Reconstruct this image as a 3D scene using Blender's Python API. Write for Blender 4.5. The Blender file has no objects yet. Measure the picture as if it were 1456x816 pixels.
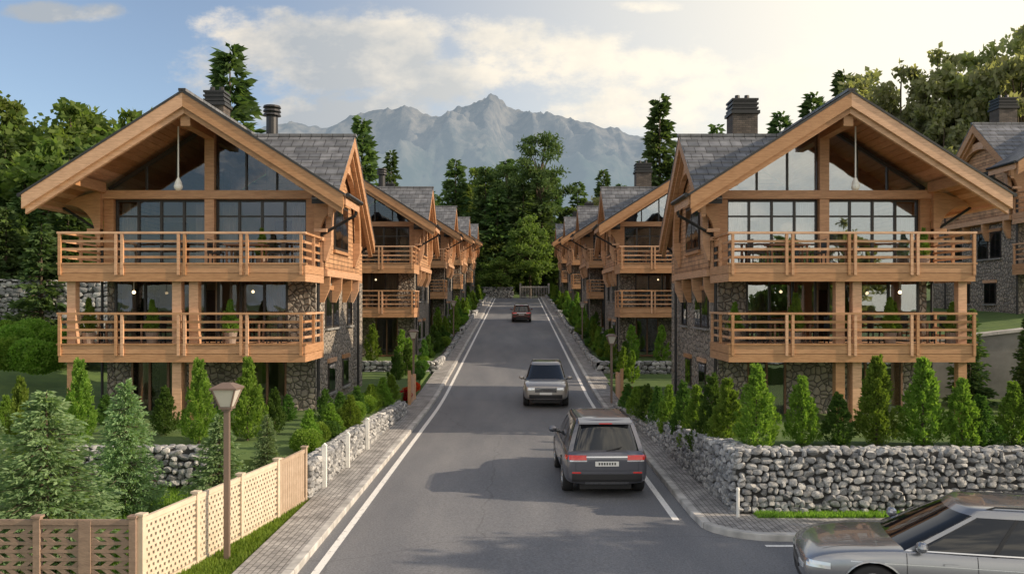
import bpy, math, random
import numpy as np
from mathutils import Vector, Matrix
from mathutils.bvhtree import BVHTree
random.seed(7); rng=np.random.default_rng(7)
scene=bpy.context.scene
R=math.radians
FPX=1213.0
def PX(px,Y): return (px-735)/FPX*Y
def PZ(py,Y): return 4.5+(430-py)/FPX*Y
def prof(y):
    if y<34: return 0.0
    if y<42: return 0.055*(y-34)**2/16
    if y<132: return 0.22+0.055*(y-42)
    return 0.22+0.055*90

# ---------------------------------------------------------------- noise
def _h(ix,iy,s):
    n=(ix*374761393+iy*668265263+s*982451653)&0xffffffff
    n=((n^(n>>13))*1274126177)&0xffffffff
    return ((n^(n>>16))&0xffff)/65535.0
def vn(x,y,s=0):
    x=np.asarray(x,float);y=np.asarray(y,float)
    ix=np.floor(x).astype(np.int64);iy=np.floor(y).astype(np.int64)
    fx=x-ix;fy=y-iy;fx=fx*fx*(3-2*fx);fy=fy*fy*(3-2*fy)
    a=_h(ix,iy,s);b=_h(ix+1,iy,s);c=_h(ix,iy+1,s);d=_h(ix+1,iy+1,s)
    return (a*(1-fx)+b*fx)*(1-fy)+(c*(1-fx)+d*fx)*fy
def ridged(x,y,o=6,s=0):
    r=0;a=.5;t=0;w=1
    for i in range(o):
        n=1-np.abs(2*vn(x,y,s+i)-1); n=n*n
        r=r+a*n*w; w=np.clip(n*1.6,0,1); t+=a
        c,sn=math.cos(.6),math.sin(.6)
        x,y=(x*c-y*sn)*2.07+3.1,(x*sn+y*c)*2.07+1.7; a*=.5
    return r/t

# ---------------------------------------------------------------- materials
def newmat(name):
    m=bpy.data.materials.new(name); m.use_nodes=True
    nt=m.node_tree; nt.nodes.clear()
    o=nt.nodes.new('ShaderNodeOutputMaterial')
    return m,nt,o
def N(nt,t,**k):
    n=nt.nodes.new(t)
    for a,b in k.items(): setattr(n,a,b)
    return n
def c4(c): return (c[0],c[1],c[2],1)
def mathn(nt,op,a,b=None,c=None,clamp=False):
    n=nt.nodes.new('ShaderNodeMath');n.operation=op;n.use_clamp=clamp
    for i,v in enumerate((a,b,c)):
        if v is None: continue
        if isinstance(v,(int,float)): n.inputs[i].default_value=v
        else: nt.links.new(v,n.inputs[i])
    return n.outputs[0]
def mixc(nt,f,a,b,blend='MIX'):
    n=nt.nodes.new('ShaderNodeMix');n.data_type='RGBA';n.blend_type=blend
    for s,v in ((n.inputs[0],f),(n.inputs[6],a),(n.inputs[7],b)):
        if isinstance(v,(int,float)): s.default_value=v
        elif isinstance(v,tuple): s.default_value=c4(v)
        else: nt.links.new(v,s)
    return n.outputs[2]
def M(name,col,rough=.6,metal=0.,col2=None,vs=3.,bs=30.,bump=0.,stretch=(1,1,1),coat=0.,dist=.02,emit=None,es=0,spec=.5,detail=6):
    m,nt,o=newmat(name)
    p=N(nt,'ShaderNodeBsdfPrincipled');nt.links.new(p.outputs[0],o.inputs[0])
    p.inputs['Base Color'].default_value=c4(col);p.inputs['Roughness'].default_value=rough
    p.inputs['Metallic'].default_value=metal;p.inputs['Specular IOR Level'].default_value=spec
    if coat: p.inputs['Coat Weight'].default_value=coat;p.inputs['Coat Roughness'].default_value=.04
    tc=N(nt,'ShaderNodeTexCoord');mp=N(nt,'ShaderNodeMapping');mp.inputs['Scale'].default_value=stretch
    nt.links.new(tc.outputs['Object'],mp.inputs[0])
    if col2 is not None:
        n=N(nt,'ShaderNodeTexNoise');n.inputs['Scale'].default_value=vs;n.inputs['Detail'].default_value=detail;n.inputs['Roughness'].default_value=.65
        nt.links.new(mp.outputs[0],n.inputs['Vector'])
        mr=N(nt,'ShaderNodeMapRange');mr.inputs[1].default_value=.3;mr.inputs[2].default_value=.7
        nt.links.new(n.outputs[0],mr.inputs[0])
        nt.links.new(mixc(nt,mr.outputs[0],col,col2),p.inputs['Base Color'])
    if bump:
        n=N(nt,'ShaderNodeTexNoise');n.inputs['Scale'].default_value=bs;n.inputs['Detail'].default_value=4
        nt.links.new(mp.outputs[0],n.inputs['Vector'])
        b=N(nt,'ShaderNodeBump');b.inputs['Strength'].default_value=bump;b.inputs['Distance'].default_value=dist
        nt.links.new(n.outputs[0],b.inputs['Height']);nt.links.new(b.outputs[0],p.inputs['Normal'])
    if emit: p.inputs['Emission Color'].default_value=c4(emit);p.inputs['Emission Strength'].default_value=es
    return m
def woodmat(name,c1,c2,island=.45,rough=.48,bump=.3):
    m,nt,o=newmat(name)
    p=N(nt,'ShaderNodeBsdfPrincipled');nt.links.new(p.outputs[0],o.inputs[0]);p.inputs['Roughness'].default_value=rough
    tc=N(nt,'ShaderNodeTexCoord');g=N(nt,'ShaderNodeNewGeometry')
    n=N(nt,'ShaderNodeTexNoise');n.inputs['Scale'].default_value=2.2;n.inputs['Detail'].default_value=8;n.inputs['Roughness'].default_value=.75
    mp=N(nt,'ShaderNodeMapping');mp.inputs['Scale'].default_value=(1,1,9);nt.links.new(tc.outputs['Object'],mp.inputs[0]);nt.links.new(mp.outputs[0],n.inputs['Vector'])
    mr=N(nt,'ShaderNodeMapRange');mr.inputs[1].default_value=.36;mr.inputs[2].default_value=.64;nt.links.new(n.outputs[0],mr.inputs[0])
    a=mixc(nt,mr.outputs[0],c1,c2)
    hv=N(nt,'ShaderNodeHueSaturation');nt.links.new(a,hv.inputs['Color'])
    nt.links.new(mathn(nt,'ADD',mathn(nt,'MULTIPLY',g.outputs['Random Per Island'],island),1-island*.5),hv.inputs['Value'])
    nt.links.new(mathn(nt,'SUBTRACT',1.1,mathn(nt,'MULTIPLY',g.outputs['Random Per Island'],.22)),hv.inputs['Saturation'])
    nt.links.new(hv.outputs[0],p.inputs['Base Color'])
    b=N(nt,'ShaderNodeBump');b.inputs['Strength'].default_value=bump;b.inputs['Distance'].default_value=.01;nt.links.new(n.outputs[0],b.inputs['Height']);nt.links.new(b.outputs[0],p.inputs['Normal'])
    return m
def leafmat(name,c1,c2,c3,trans=.35,ns=1.5):
    m,nt,o=newmat(name)
    g=N(nt,'ShaderNodeNewGeometry');oi=N(nt,'ShaderNodeObjectInfo')
    tc=N(nt,'ShaderNodeTexCoord');n=N(nt,'ShaderNodeTexNoise');n.inputs['Scale'].default_value=ns;n.inputs['Detail'].default_value=1
    nt.links.new(tc.outputs['Object'],n.inputs['Vector'])
    mr=N(nt,'ShaderNodeMapRange');mr.inputs[1].default_value=.35;mr.inputs[2].default_value=.65
    nt.links.new(n.outputs[0],mr.inputs[0])
    a=mixc(nt,mr.outputs[0],c1,c2)
    f=mathn(nt,'MULTIPLY',g.outputs['Random Per Island'],.6)
    a=mixc(nt,f,a,c3)
    hv=N(nt,'ShaderNodeHueSaturation');nt.links.new(a,hv.inputs['Color'])
    nt.links.new(mathn(nt,'ADD',mathn(nt,'MULTIPLY',oi.outputs['Random'],.5),.78),hv.inputs['Value'])
    nt.links.new(mathn(nt,'ADD',mathn(nt,'MULTIPLY',oi.outputs['Random'],.03),.485),hv.inputs['Hue'])
    d=N(nt,'ShaderNodeBsdfDiffuse');t=N(nt,'ShaderNodeBsdfTranslucent')
    nt.links.new(hv.outputs[0],d.inputs[0])
    tcx=mixc(nt,1.0,hv.outputs[0],(1.6,1.7,.7),'MULTIPLY');nt.links.new(tcx,t.inputs[0])
    x=N(nt,'ShaderNodeMixShader');x.inputs[0].default_value=trans
    nt.links.new(d.outputs[0],x.inputs[1]);nt.links.new(t.outputs[0],x.inputs[2])
    nt.links.new(x.outputs[0],o.inputs[0])
    return m
def brickmat(name,c1,c2,mortar,w,h,msz,swz='XY',rough=.8,bump=.5,off=.5,dist=.02,var=0.):
    m,nt,o=newmat(name)
    p=N(nt,'ShaderNodeBsdfPrincipled');nt.links.new(p.outputs[0],o.inputs[0]);p.inputs['Roughness'].default_value=rough
    tc=N(nt,'ShaderNodeTexCoord');s=N(nt,'ShaderNodeSeparateXYZ');cm=N(nt,'ShaderNodeCombineXYZ')
    nt.links.new(tc.outputs['Object'],s.inputs[0])
    ix={'X':0,'Y':1,'Z':2}
    nt.links.new(s.outputs[ix[swz[0]]],cm.inputs[0]);nt.links.new(s.outputs[ix[swz[1]]],cm.inputs[1])
    b=N(nt,'ShaderNodeTexBrick');b.offset=off
    for k,v in (('Scale',1.),('Brick Width',w),('Row Height',h),('Mortar Size',msz),('Mortar Smooth',.3),('Bias',0.)): b.inputs[k].default_value=v
    b.inputs['Color1'].default_value=c4(c1);b.inputs['Color2'].default_value=c4(c2);b.inputs['Mortar'].default_value=c4(mortar)
    nt.links.new(cm.outputs[0],b.inputs['Vector'])
    n=N(nt,'ShaderNodeTexNoise');n.inputs['Scale'].default_value=2.5;n.inputs['Detail'].default_value=7;nt.links.new(tc.outputs['Object'],n.inputs['Vector'])
    mr=N(nt,'ShaderNodeMapRange');mr.inputs[1].default_value=.3;mr.inputs[2].default_value=.7;mr.inputs[3].default_value=.6;mr.inputs[4].default_value=1.2
    nt.links.new(n.outputs[0],mr.inputs[0])
    nt.links.new(mixc(nt,1.,b.outputs['Color'],mr.outputs[0],'MULTIPLY'),p.inputs['Base Color'])
    bp=N(nt,'ShaderNodeBump');bp.inputs['Strength'].default_value=bump;bp.inputs['Distance'].default_value=dist;bp.invert=True
    nt.links.new(b.outputs['Fac'],bp.inputs['Height']);nt.links.new(bp.outputs[0],p.inputs['Normal'])
    return m
def rubblemat(name,scale,dark,l1,l2):
    m,nt,o=newmat(name)
    p=N(nt,'ShaderNodeBsdfPrincipled');nt.links.new(p.outputs[0],o.inputs[0]);p.inputs['Roughness'].default_value=.85
    tc=N(nt,'ShaderNodeTexCoord')
    n=N(nt,'ShaderNodeTexNoise');n.inputs['Scale'].default_value=4;nt.links.new(tc.outputs['Object'],n.inputs['Vector'])
    wv=mixc(nt,.06,tc.outputs['Object'],n.outputs['Color'])
    v=N(nt,'ShaderNodeTexVoronoi');v.feature='DISTANCE_TO_EDGE';v.inputs['Scale'].default_value=scale;nt.links.new(wv,v.inputs['Vector'])
    v2=N(nt,'ShaderNodeTexVoronoi');v2.inputs['Scale'].default_value=scale;nt.links.new(wv,v2.inputs['Vector'])
    mr=N(nt,'ShaderNodeMapRange');mr.inputs[1].default_value=.01;mr.inputs[2].default_value=.1;nt.links.new(v.outputs[0],mr.inputs[0])
    sp=N(nt,'ShaderNodeSeparateColor');nt.links.new(v2.outputs['Color'],sp.inputs[0])
    a=mixc(nt,sp.outputs[0],l1,l2)
    n2=N(nt,'ShaderNodeTexNoise');n2.inputs['Scale'].default_value=14;n2.inputs['Detail'].default_value=5;nt.links.new(tc.outputs['Object'],n2.inputs['Vector'])
    a=mixc(nt,mathn(nt,'MULTIPLY',n2.outputs[0],.4),a,dark)
    nt.links.new(mixc(nt,mr.outputs[0],dark,a),p.inputs['Base Color'])
    bp=N(nt,'ShaderNodeBump');bp.inputs['Strength'].default_value=.9;bp.inputs['Distance'].default_value=.06
    mr2=N(nt,'ShaderNodeMapRange');mr2.inputs[1].default_value=0;mr2.inputs[2].default_value=.2;nt.links.new(v.outputs[0],mr2.inputs[0])
    nt.links.new(mr2.outputs[0],bp.inputs['Height']);nt.links.new(bp.outputs[0],p.inputs['Normal'])
    return m
def glassmat(name,base,tint):
    m,nt,o=newmat(name)
    t=N(nt,'ShaderNodeBsdfTransparent');t.inputs[0].default_value=c4(tint)
    g=N(nt,'ShaderNodeBsdfGlossy');g.inputs['Roughness'].default_value=.01;g.inputs[0].default_value=(.9,.95,1,1)
    fr=N(nt,'ShaderNodeFresnel');fr.inputs[0].default_value=1.5
    tc=N(nt,'ShaderNodeTexCoord');n=N(nt,'ShaderNodeTexNoise');n.inputs['Scale'].default_value=.9;nt.links.new(tc.outputs['Object'],n.inputs['Vector'])
    b=N(nt,'ShaderNodeBump');b.inputs['Strength'].default_value=.12;b.inputs['Distance'].default_value=.05;nt.links.new(n.outputs[0],b.inputs['Height']);nt.links.new(b.outputs[0],g.inputs['Normal'])
    x=N(nt,'ShaderNodeMixShader')
    nt.links.new(mathn(nt,'ADD',fr.outputs[0],base,clamp=True),x.inputs[0])
    nt.links.new(t.outputs[0],x.inputs[1]);nt.links.new(g.outputs[0],x.inputs[2]);nt.links.new(x.outputs[0],o.inputs[0])
    return m

WOOD=woodmat('larch_timber',(.64,.37,.205),(.42,.22,.115))
WOODD=woodmat('dark_timber',(.27,.15,.09),(.17,.09,.052))
SOFF=woodmat('soffit_boards',(.56,.30,.155),(.40,.20,.10),.5)
SIDING=brickmat('timber_siding',(.61,.35,.19),(.46,.25,.13),(.10,.05,.025),2.6,.17,.012,'YZ',.6,.8,.37)
SLATE=brickmat('slate_roof',(.21,.215,.23),(.115,.12,.13),(.035,.035,.037),.42,.4,.016,'XY',.45,.6)
STONEH=rubblemat('rubble_masonry',5.0,(.10,.09,.08),(.54,.47,.39),(.30,.27,.24))
DARK=M('dark_metal',(.03,.03,.032),.4,metal=.3)
FRAME=M('window_frame_bronze',(.035,.03,.028),.4)
GLASSL=glassmat('window_glass',.03,(.75,.77,.79))
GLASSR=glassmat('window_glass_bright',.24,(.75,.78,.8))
INT=M('interior_plaster',(.68,.54,.40),.8,col2=(.55,.43,.31),vs=.8)
INTF=M('interior_floor',(.36,.22,.13),.5)
CURT=M('curtain_fabric',(.74,.60,.45),.9,col2=(.62,.49,.36),vs=2)
CURTW=M('white_curtain',(.82,.80,.76),.9)
LAMPG=M('lit_lamp_glass',(1,.85,.6),.4,emit=(1,.72,.4),es=4)
WHITEG=M('opal_glass',(.85,.84,.8),.3)
CHIM=brickmat('chimney_brick',(.15,.12,.10),(.09,.075,.065),(.05,.045,.04),.25,.08,.01,'XZ',.8,.5)
MORT=M('mortar',(.06,.058,.056),.95,col2=(.035,.034,.033),vs=8)
CONC=M('concrete',(.30,.295,.285),.85,col2=(.20,.197,.19),vs=1.5,bump=.2,bs=25)
KERB=brickmat('kerb_stone',(.56,.545,.52),(.48,.47,.45),(.25,.24,.23),5.,1.0,.012,'XY',.8,.3)

def stonemat(name,a,b,c):
    m,nt,o=newmat(name)
    p=N(nt,'ShaderNodeBsdfPrincipled');nt.links.new(p.outputs[0],o.inputs[0]);p.inputs['Roughness'].default_value=.82
    g=N(nt,'ShaderNodeNewGeometry');cr=N(nt,'ShaderNodeValToRGB');e=cr.color_ramp.elements
    e[0].color=c4(a);e[1].color=c4(c);n_=e.new(.5);n_.color=c4(b)
    nt.links.new(g.outputs['Random Per Island'],cr.inputs[0])
    tc=N(nt,'ShaderNodeTexCoord');n=N(nt,'ShaderNodeTexNoise');n.inputs['Scale'].default_value=16;n.inputs['Detail'].default_value=7;n.inputs['Roughness'].default_value=.75
    nt.links.new(tc.outputs['Object'],n.inputs['Vector'])
    mr=N(nt,'ShaderNodeMapRange');mr.inputs[1].default_value=.3;mr.inputs[2].default_value=.7;mr.inputs[3].default_value=.4;mr.inputs[4].default_value=1.25
    nt.links.new(n.outputs[0],mr.inputs[0]);nt.links.new(mixc(nt,1.,cr.outputs[0],mr.outputs[0],'MULTIPLY'),p.inputs['Base Color'])
    bp=N(nt,'ShaderNodeBump');bp.inputs['Strength'].default_value=.9;bp.inputs['Distance'].default_value=.04
    nt.links.new(n.outputs[0],bp.inputs['Height']);nt.links.new(bp.outputs[0],p.inputs['Normal'])
    return m
STONE=stonemat('fieldstone',(.20,.205,.215),(.41,.415,.42),(.64,.635,.62))

# ---------------------------------------------------------------- mesh builder
class MB:
    def __init__(s,sx=1): s.v=[];s.f=[];s.m=[];s.sx=sx
    def add(s,vs,fs,m=0):
        o=len(s.v);s.v+= [(v[0]*s.sx,v[1],v[2]) for v in vs]
        for f in fs:
            t=tuple(o+i for i in f)
            s.f.append(t if s.sx>0 else t[::-1]);s.m.append(m)
    def hexa(s,p,m=0):
        s.add(p,[(3,2,1,0),(4,5,6,7),(0,1,5,4),(1,2,6,5),(2,3,7,6),(3,0,4,7)],m)
    def box(s,x0,x1,y0,y1,z0,z1,m=0):
        s.hexa([(x0,y0,z0),(x1,y0,z0),(x1,y1,z0),(x0,y1,z0),(x0,y0,z1),(x1,y0,z1),(x1,y1,z1),(x0,y1,z1)],m)
    def beam(s,p,q,w,h,m=0,up=(0,0,1)):
        p=Vector(p);q=Vector(q);d=(q-p).normalized();u=Vector(up)
        if abs(d.dot(u))>.98:u=Vector((0,1,0))
        a=d.cross(u).normalized()*w/2;b=a.cross(d).normalized()*h/2
        s.hexa([p-a-b,p+a-b,q+a-b,q-a-b,p-a+b,p+a+b,q+a+b,q-a+b],m)
    def cyl(s,p,q,r0,r1=None,n=10,m=0,cap=True):
        if r1 is None:r1=r0
        p=Vector(p);q=Vector(q);d=(q-p).normalized();a=d.orthogonal().normalized();b=d.cross(a)
        vs=[]
        for c,r in((p,r0),(q,r1)):
            for i in range(n):
                t=2*math.pi*i/n;vs.append(c+a*math.cos(t)*r+b*math.sin(t)*r)
        fs=[(i,(i+1)%n,n+(i+1)%n,n+i) for i in range(n)]
        if cap: fs+=[tuple(range(n))[::-1],tuple(range(n,2*n))]
        s.add(vs,fs,m)
    def tube(s,pts,r,n=8,m=0):
        for a,b in zip(pts[:-1],pts[1:]): s.cyl(a,b,r,r,n,m)
    def prism(s,pts,off,m=0):
        n=len(pts);off=Vector(off);a=[Vector(p) for p in pts];b=[p+off for p in a]
        fs=[tuple(range(n)),tuple(range(n,2*n))[::-1]]+[(i,n+i,n+(i+1)%n,(i+1)%n) for i in range(n)]
        s.add(a+b,fs,m)
    def sphere(s,c,r,m=0,nu=10,nv=6,sc=(1,1,1)):
        vs=[];fs=[]
        for j in range(nv+1):
            ph=math.pi*j/nv
            for i in range(nu):
                t=2*math.pi*i/nu
                vs.append((c[0]+r*sc[0]*math.sin(ph)*math.cos(t),c[1]+r*sc[1]*math.sin(ph)*math.sin(t),c[2]+r*sc[2]*math.cos(ph)))
        for j in range(nv):
            for i in range(nu): fs.append((j*nu+i,(j+1)*nu+i,(j+1)*nu+(i+1)%nu,j*nu+(i+1)%nu))
        s.add(vs,fs,m)
    def mesh(s,name,mats,smooth=False):
        me=bpy.data.meshes.new(name);me.from_pydata([tuple(v) for v in s.v],[],s.f)
        for m in mats: me.materials.append(m)
        me.polygons.foreach_set('material_index',s.m)
        if smooth: me.polygons.foreach_set('use_smooth',[True]*len(s.f))
        me.update();return me
def obj(name,me,parent=None,loc=(0,0,0),rot=(0,0,0),scale=(1,1,1)):
    o=bpy.data.objects.new(name,me);scene.collection.objects.link(o)
    o.location=loc;o.rotation_euler=rot;o.scale=scale
    if parent:o.parent=parent
    return o
def empty(name,loc=(0,0,0),rot=(0,0,0),scale=(1,1,1)):
    o=obj(name,None,None,loc,rot,scale);o.empty_display_size=.3;return o
def npmesh(name,V,F,mats,mi=None,smooth=False):
    V=np.asarray(V,np.float32);F=np.asarray(F,np.int32);k=F.shape[1]
    me=bpy.data.meshes.new(name);me.vertices.add(len(V));me.vertices.foreach_set('co',V.ravel())
    me.loops.add(F.size);me.loops.foreach_set('vertex_index',F.ravel())
    me.polygons.add(len(F));me.polygons.foreach_set('loop_start',np.arange(len(F),dtype=np.int32)*k)
    for m in mats: me.materials.append(m)
    if mi is not None: me.polygons.foreach_set('material_index',np.asarray(mi,np.int32))
    if smooth: me.polygons.foreach_set('use_smooth',np.ones(len(F),bool))
    me.update(calc_edges=True);me.validate();return me

# ---------------------------------------------------------------- vegetation
BARK=M('bark',(.13,.10,.07),.9,col2=(.07,.05,.036),vs=6,bump=.5,bs=20)
L_THUJA=leafmat('thuja_foliage',(.085,.17,.025),(.165,.275,.05),(.27,.36,.09),.4,2.5)
L_THUJAD=leafmat('dark_thuja_foliage',(.045,.105,.028),(.085,.16,.04),(.13,.21,.055),.35,2.5)
L_SPR=leafmat('spruce_foliage',(.11,.19,.09),(.19,.28,.14),(.29,.37,.20),.33,2.)
L_CON=leafmat('conifer_foliage',(.042,.083,.034),(.085,.135,.055),(.13,.18,.075),.33,.4)
L_BRO=leafmat('broadleaf_foliage',(.075,.12,.035),(.13,.18,.052),(.18,.22,.075),.45,.35)
L_HAZ=leafmat('sunlit_foliage',(.19,.21,.12),(.28,.29,.17),(.36,.36,.23),.5,.35)
def unit(a): return a/np.maximum(np.linalg.norm(a,axis=1,keepdims=True),1e-6)
def leaves(C,D,L,W):
    D=unit(D);B=unit(np.cross(D,rng.normal(size=D.shape)))
    L=L[:,None];W=W[:,None]
    V=np.stack([C,C+D*L*.5+B*W,C+D*L,C+D*L*.5-B*W],1).reshape(-1,3)
    return V,np.arange(len(V)).reshape(-1,4)
def tube_np(P,r,n=6):
    P=np.asarray(P,float);V=[];F=[]
    for i,p in enumerate(P):
        d=P[min(i+1,len(P)-1)]-P[max(i-1,0)];d/=max(np.linalg.norm(d),1e-6)
        a=np.cross(d,[.3,.9,.1]);a/=np.linalg.norm(a);b=np.cross(d,a)
        for k in range(n):
            t=2*math.pi*k/n;V.append(p+(a*math.cos(t)+b*math.sin(t))*r[i])
    for i in range(len(P)-1):
        for k in range(n): F.append((i*n+k,i*n+(k+1)%n,(i+1)*n+(k+1)%n,(i+1)*n+k))
    return np.array(V),np.array(F)
def assemble(name,woods,leafsets,leaf_m):
    V=[];F=[];mi=[];o=0
    for v,f in woods: V.append(v);F.append(f+o);mi+= [0]*len(f);o+=len(v)
    for v,f in leafsets: V.append(v);F.append(f+o);mi+= [1]*len(f);o+=len(v)
    return npmesh(name,np.concatenate(V),np.concatenate(F),[BARK,leaf_m],mi)
def make_thuja(name,H,Rm,n,mat,lf=.09,fat=.9,K=130):
    per=n//K;C=[];D=[]
    rad=lambda h: Rm*np.clip(min((h/.10+.15)**.5,1)*(1-h)**fat*1.15,0.02,1)
    for i in range(K):
        h=(i/K)**.95*.95; a=rng.random()*2*np.pi; r=rad(h)
        d=np.array([math.cos(a),math.sin(a),0]);ln=H*(.07+.10*rng.random())*(1-.5*h)
        out=.25+.45*rng.random()*(1-h);ax=d*out+np.array([0,0,1.]);ax/=np.linalg.norm(ax)
        b=d*r*(.5+.5*rng.random());b[2]=.03*H+h*H*.92
        t=rng.random(per)**.8
        P=b+np.outer(t*ln,ax)+rng.normal(size=(per,3))*(.05*H/3*(1.15-t))[:,None]*(.45+r/Rm*1.0)
        C.append(P);D.append(ax+rng.normal(size=(per,3))*.45+np.outer(np.ones(per),d)*.3*(1-h))
    C=np.concatenate(C);D=np.concatenate(D)
    m=n//5;h=rng.random(m)**1.2;th_=rng.random(m)*2*np.pi;rr=np.array([rad(x) for x in h])*.6*rng.random(m)**.5
    C=np.concatenate([C,np.stack([np.cos(th_)*rr,np.sin(th_)*rr,.03*H+h*H*.92],1)]);D=np.concatenate([D,rng.normal(size=(m,3))+[0,0,.6]])
    L=lf*(.6+.8*rng.random(len(C)))
    return assemble(name,[tube_np([(0,0,0),(0,0,H*.5),(0,0,H*.9)],[.05*H/2.5,.03,.01])],[leaves(C,D,L,L*.2)],mat)
def make_spruce(name,H,Rm,whorls,nb,per,mat,lf,droop=.25,base=.05,pw=.85,lw=.16):
    W=[tube_np([(0,0,0),(0,0,H*.5),(0,0,H)],[H*.018,H*.011,.01])];Cs=[];Ds=[]
    for i in range(whorls):
        t=base+(1-base)*(i/whorls)**1.0; z=t*H
        k=max(4,int(nb*(1-.4*t)))
        for j in range(k):
            a=rng.random()*2*np.pi;ln=Rm*(1-t)**pw*(.6+.65*rng.random())+.05*Rm
            zz=z+rng.normal()*H*.012
            d=np.array([math.cos(a),math.sin(a),0]);up=.25*t+.05
            m=max(6,int(per*(.3+ln/Rm)));s=rng.random(m)**.75
            cen=np.outer(s*ln,d);cen[:,2]=zz+s*ln*up-droop*ln*s**1.6+ (s>.8)*ln*.05
            side=np.cross(d,[0,0,1]);w=(1-s)*ln*.32+.05*ln
            off=rng.normal(size=m)*w*.6
            cen+=np.outer(off,side);cen[:,2]-=np.abs(off)*.3+rng.random(m)*ln*.06
            D=d*1.0+np.outer(np.sign(off)*(.3+.5*rng.random(m)),side)+rng.normal(size=(m,3))*.3;D[:,2]-=.1
            Cs.append(cen);Ds.append(D)
            if ln>Rm*.35 and j%2==0:
                e=d*ln*.8;W.append(tube_np([(0,0,zz),(e[0]*.6,e[1]*.6,zz+ln*.5*up-droop*ln*.2),(e[0],e[1],zz+ln*.8*up-droop*ln*.7)],[H*.004,H*.003,.004],4))
    C=np.concatenate(Cs);D=np.concatenate(Ds);L=lf*(.7+.7*rng.random(len(C)))
    return assemble(name,W,[leaves(C,D,L,L*lw)],mat)
def make_broad(name,H,Rm,blobs,n,mat,lf,trunkh=.3,flat=.6,br0=.13,br1=.15,slim=.34):
    W=[];W.append(tube_np([(0,0,0),(.1,0,H*trunkh),(.15,.1,H*.8)],[H*.02,H*.014,H*.003],7))
    Cs=[];per=n//blobs
    for b in range(blobs):
        while True:
            p=rng.random(3)*2-1
            if np.linalg.norm(p)<1 and np.linalg.norm(p)>.25:break
        cz=H*(trunkh+(1-trunkh)*.5)+p[2]*H*(1-trunkh)*.47
        narrow=1-.4*max(p[2],0)
        c=np.array([p[0]*Rm*.85*narrow,p[1]*Rm*.85*narrow,cz]);br=Rm*(br0+br1*rng.random())
        q=rng.normal(size=(per,3));q=unit(q)*(rng.random(per)**.5*(.8+.5*rng.random(per)))[:,None]*br;q[:,2]*=flat
        Cs.append(c+q)
        if b%2==0: W.append(tube_np([(.1,0,min(cz*.8,H*trunkh*(.8+1.2*rng.random()))),tuple(c*.55+np.array([0,0,cz*.38])),tuple(c)],[H*.007,H*.004,H*.0015],5))
    C=np.concatenate(Cs);D=rng.normal(size=C.shape);L=lf*(.6+.7*rng.random(len(C)))
    return assemble(name,W,[leaves(C,D,L,L*slim)],mat)
def make_bush(name,r,n,mat,lf=.07,sq=.85):
    q=unit(rng.normal(size=(n,3)));
    lump=.82+.3*vn(q[:,0]*3+5,q[:,1]*3+q[:,2]*2+9,3)
    C=q*(r*lump*(.6+.4*rng.random(n)**.3))[:,None];C[:,2]=C[:,2]*sq+r*.8
    C=C[C[:,2]>0];D=unit(C-[0,0,r*.6])+rng.normal(size=C.shape)*.6;L=lf*(.7+.6*rng.random(len(C)))
    return assemble(name,[tube_np([(0,0,0),(0,0,r*.8)],[.04,.02])],[leaves(C,D,L,L*.35)],mat)

ME_TH=[make_thuja('thuja_a',3.0,.56,9500,L_THUJA,.10,.85,150),make_thuja('thuja_b',2.7,.64,9500,L_THUJA,.10,.95,140),make_thuja('thuja_c',2.6,.54,8500,L_THUJAD,.095,.8,130)]
ME_THL=[make_thuja('thuja_far_a',3.0,.60,2600,L_THUJA,.18,.85,60),make_thuja('thuja_far_b',2.6,.56,2600,L_THUJAD,.17,.8,55)]
ME_SP=[make_spruce('spruce_a',2.9,1.25,40,15,46,L_SPR,.105,.2,.05,.8),make_spruce('spruce_b',2.6,1.0,36,13,40,L_SPR,.11,.15)]
ME_CON=[make_spruce('conifer_a',18,3.5,48,9,26,L_CON,.66,.22,.08,.85,.2),make_spruce('conifer_b',16,3.6,40,8,28,L_CON,.7,.3,.1,.75,.2)]
ME_PINE=[make_broad('pine_a',17,4.6,42,9000,L_CON,.5,.42,.35,.16,.2,.15)]
ME_BRO=[make_broad('broad_a',13,4.6,80,9500,L_BRO,.46,.2,.7),make_broad('broad_b',15,4.2,80,9500,L_BRO,.46,.18,.75)]
ME_HAZ=[make_broad('light_a',16,4.0,90,9500,L_HAZ,.38,.2,.8,.09,.12),make_broad('light_b',14,3.7,75,8500,L_HAZ,.38,.2,.8,.09,.12)]
ME_BUSH=[make_bush('bush_a',.6,4000,L_THUJA,.085),make_bush('bush_b',.5,3500,L_THUJAD,.085)]

def gz(x,y):
    x=np.asarray(x,float);y=np.asarray(y,float)
    p=np.where(y<34,0,np.where(y<42,.055*(y-34)**2/16,.22+.055*(np.minimum(y,132)-42)))
    p=p+np.clip(y-150,0,400)*.08
    s=np.clip(np.abs(x)-19,0,60)*.16*np.clip((y-22)/25,0,1)
    return p+s-.06*1.0
def put(name,me,x,y,sc=1.,z=None,parent=None,sz=None):
    zz=float(gz(x,y)) if z is None else z
    return obj(name,me,parent,(x,y,zz),(0,0,random.random()*6.28),(sc,sc,sz or sc))

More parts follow.
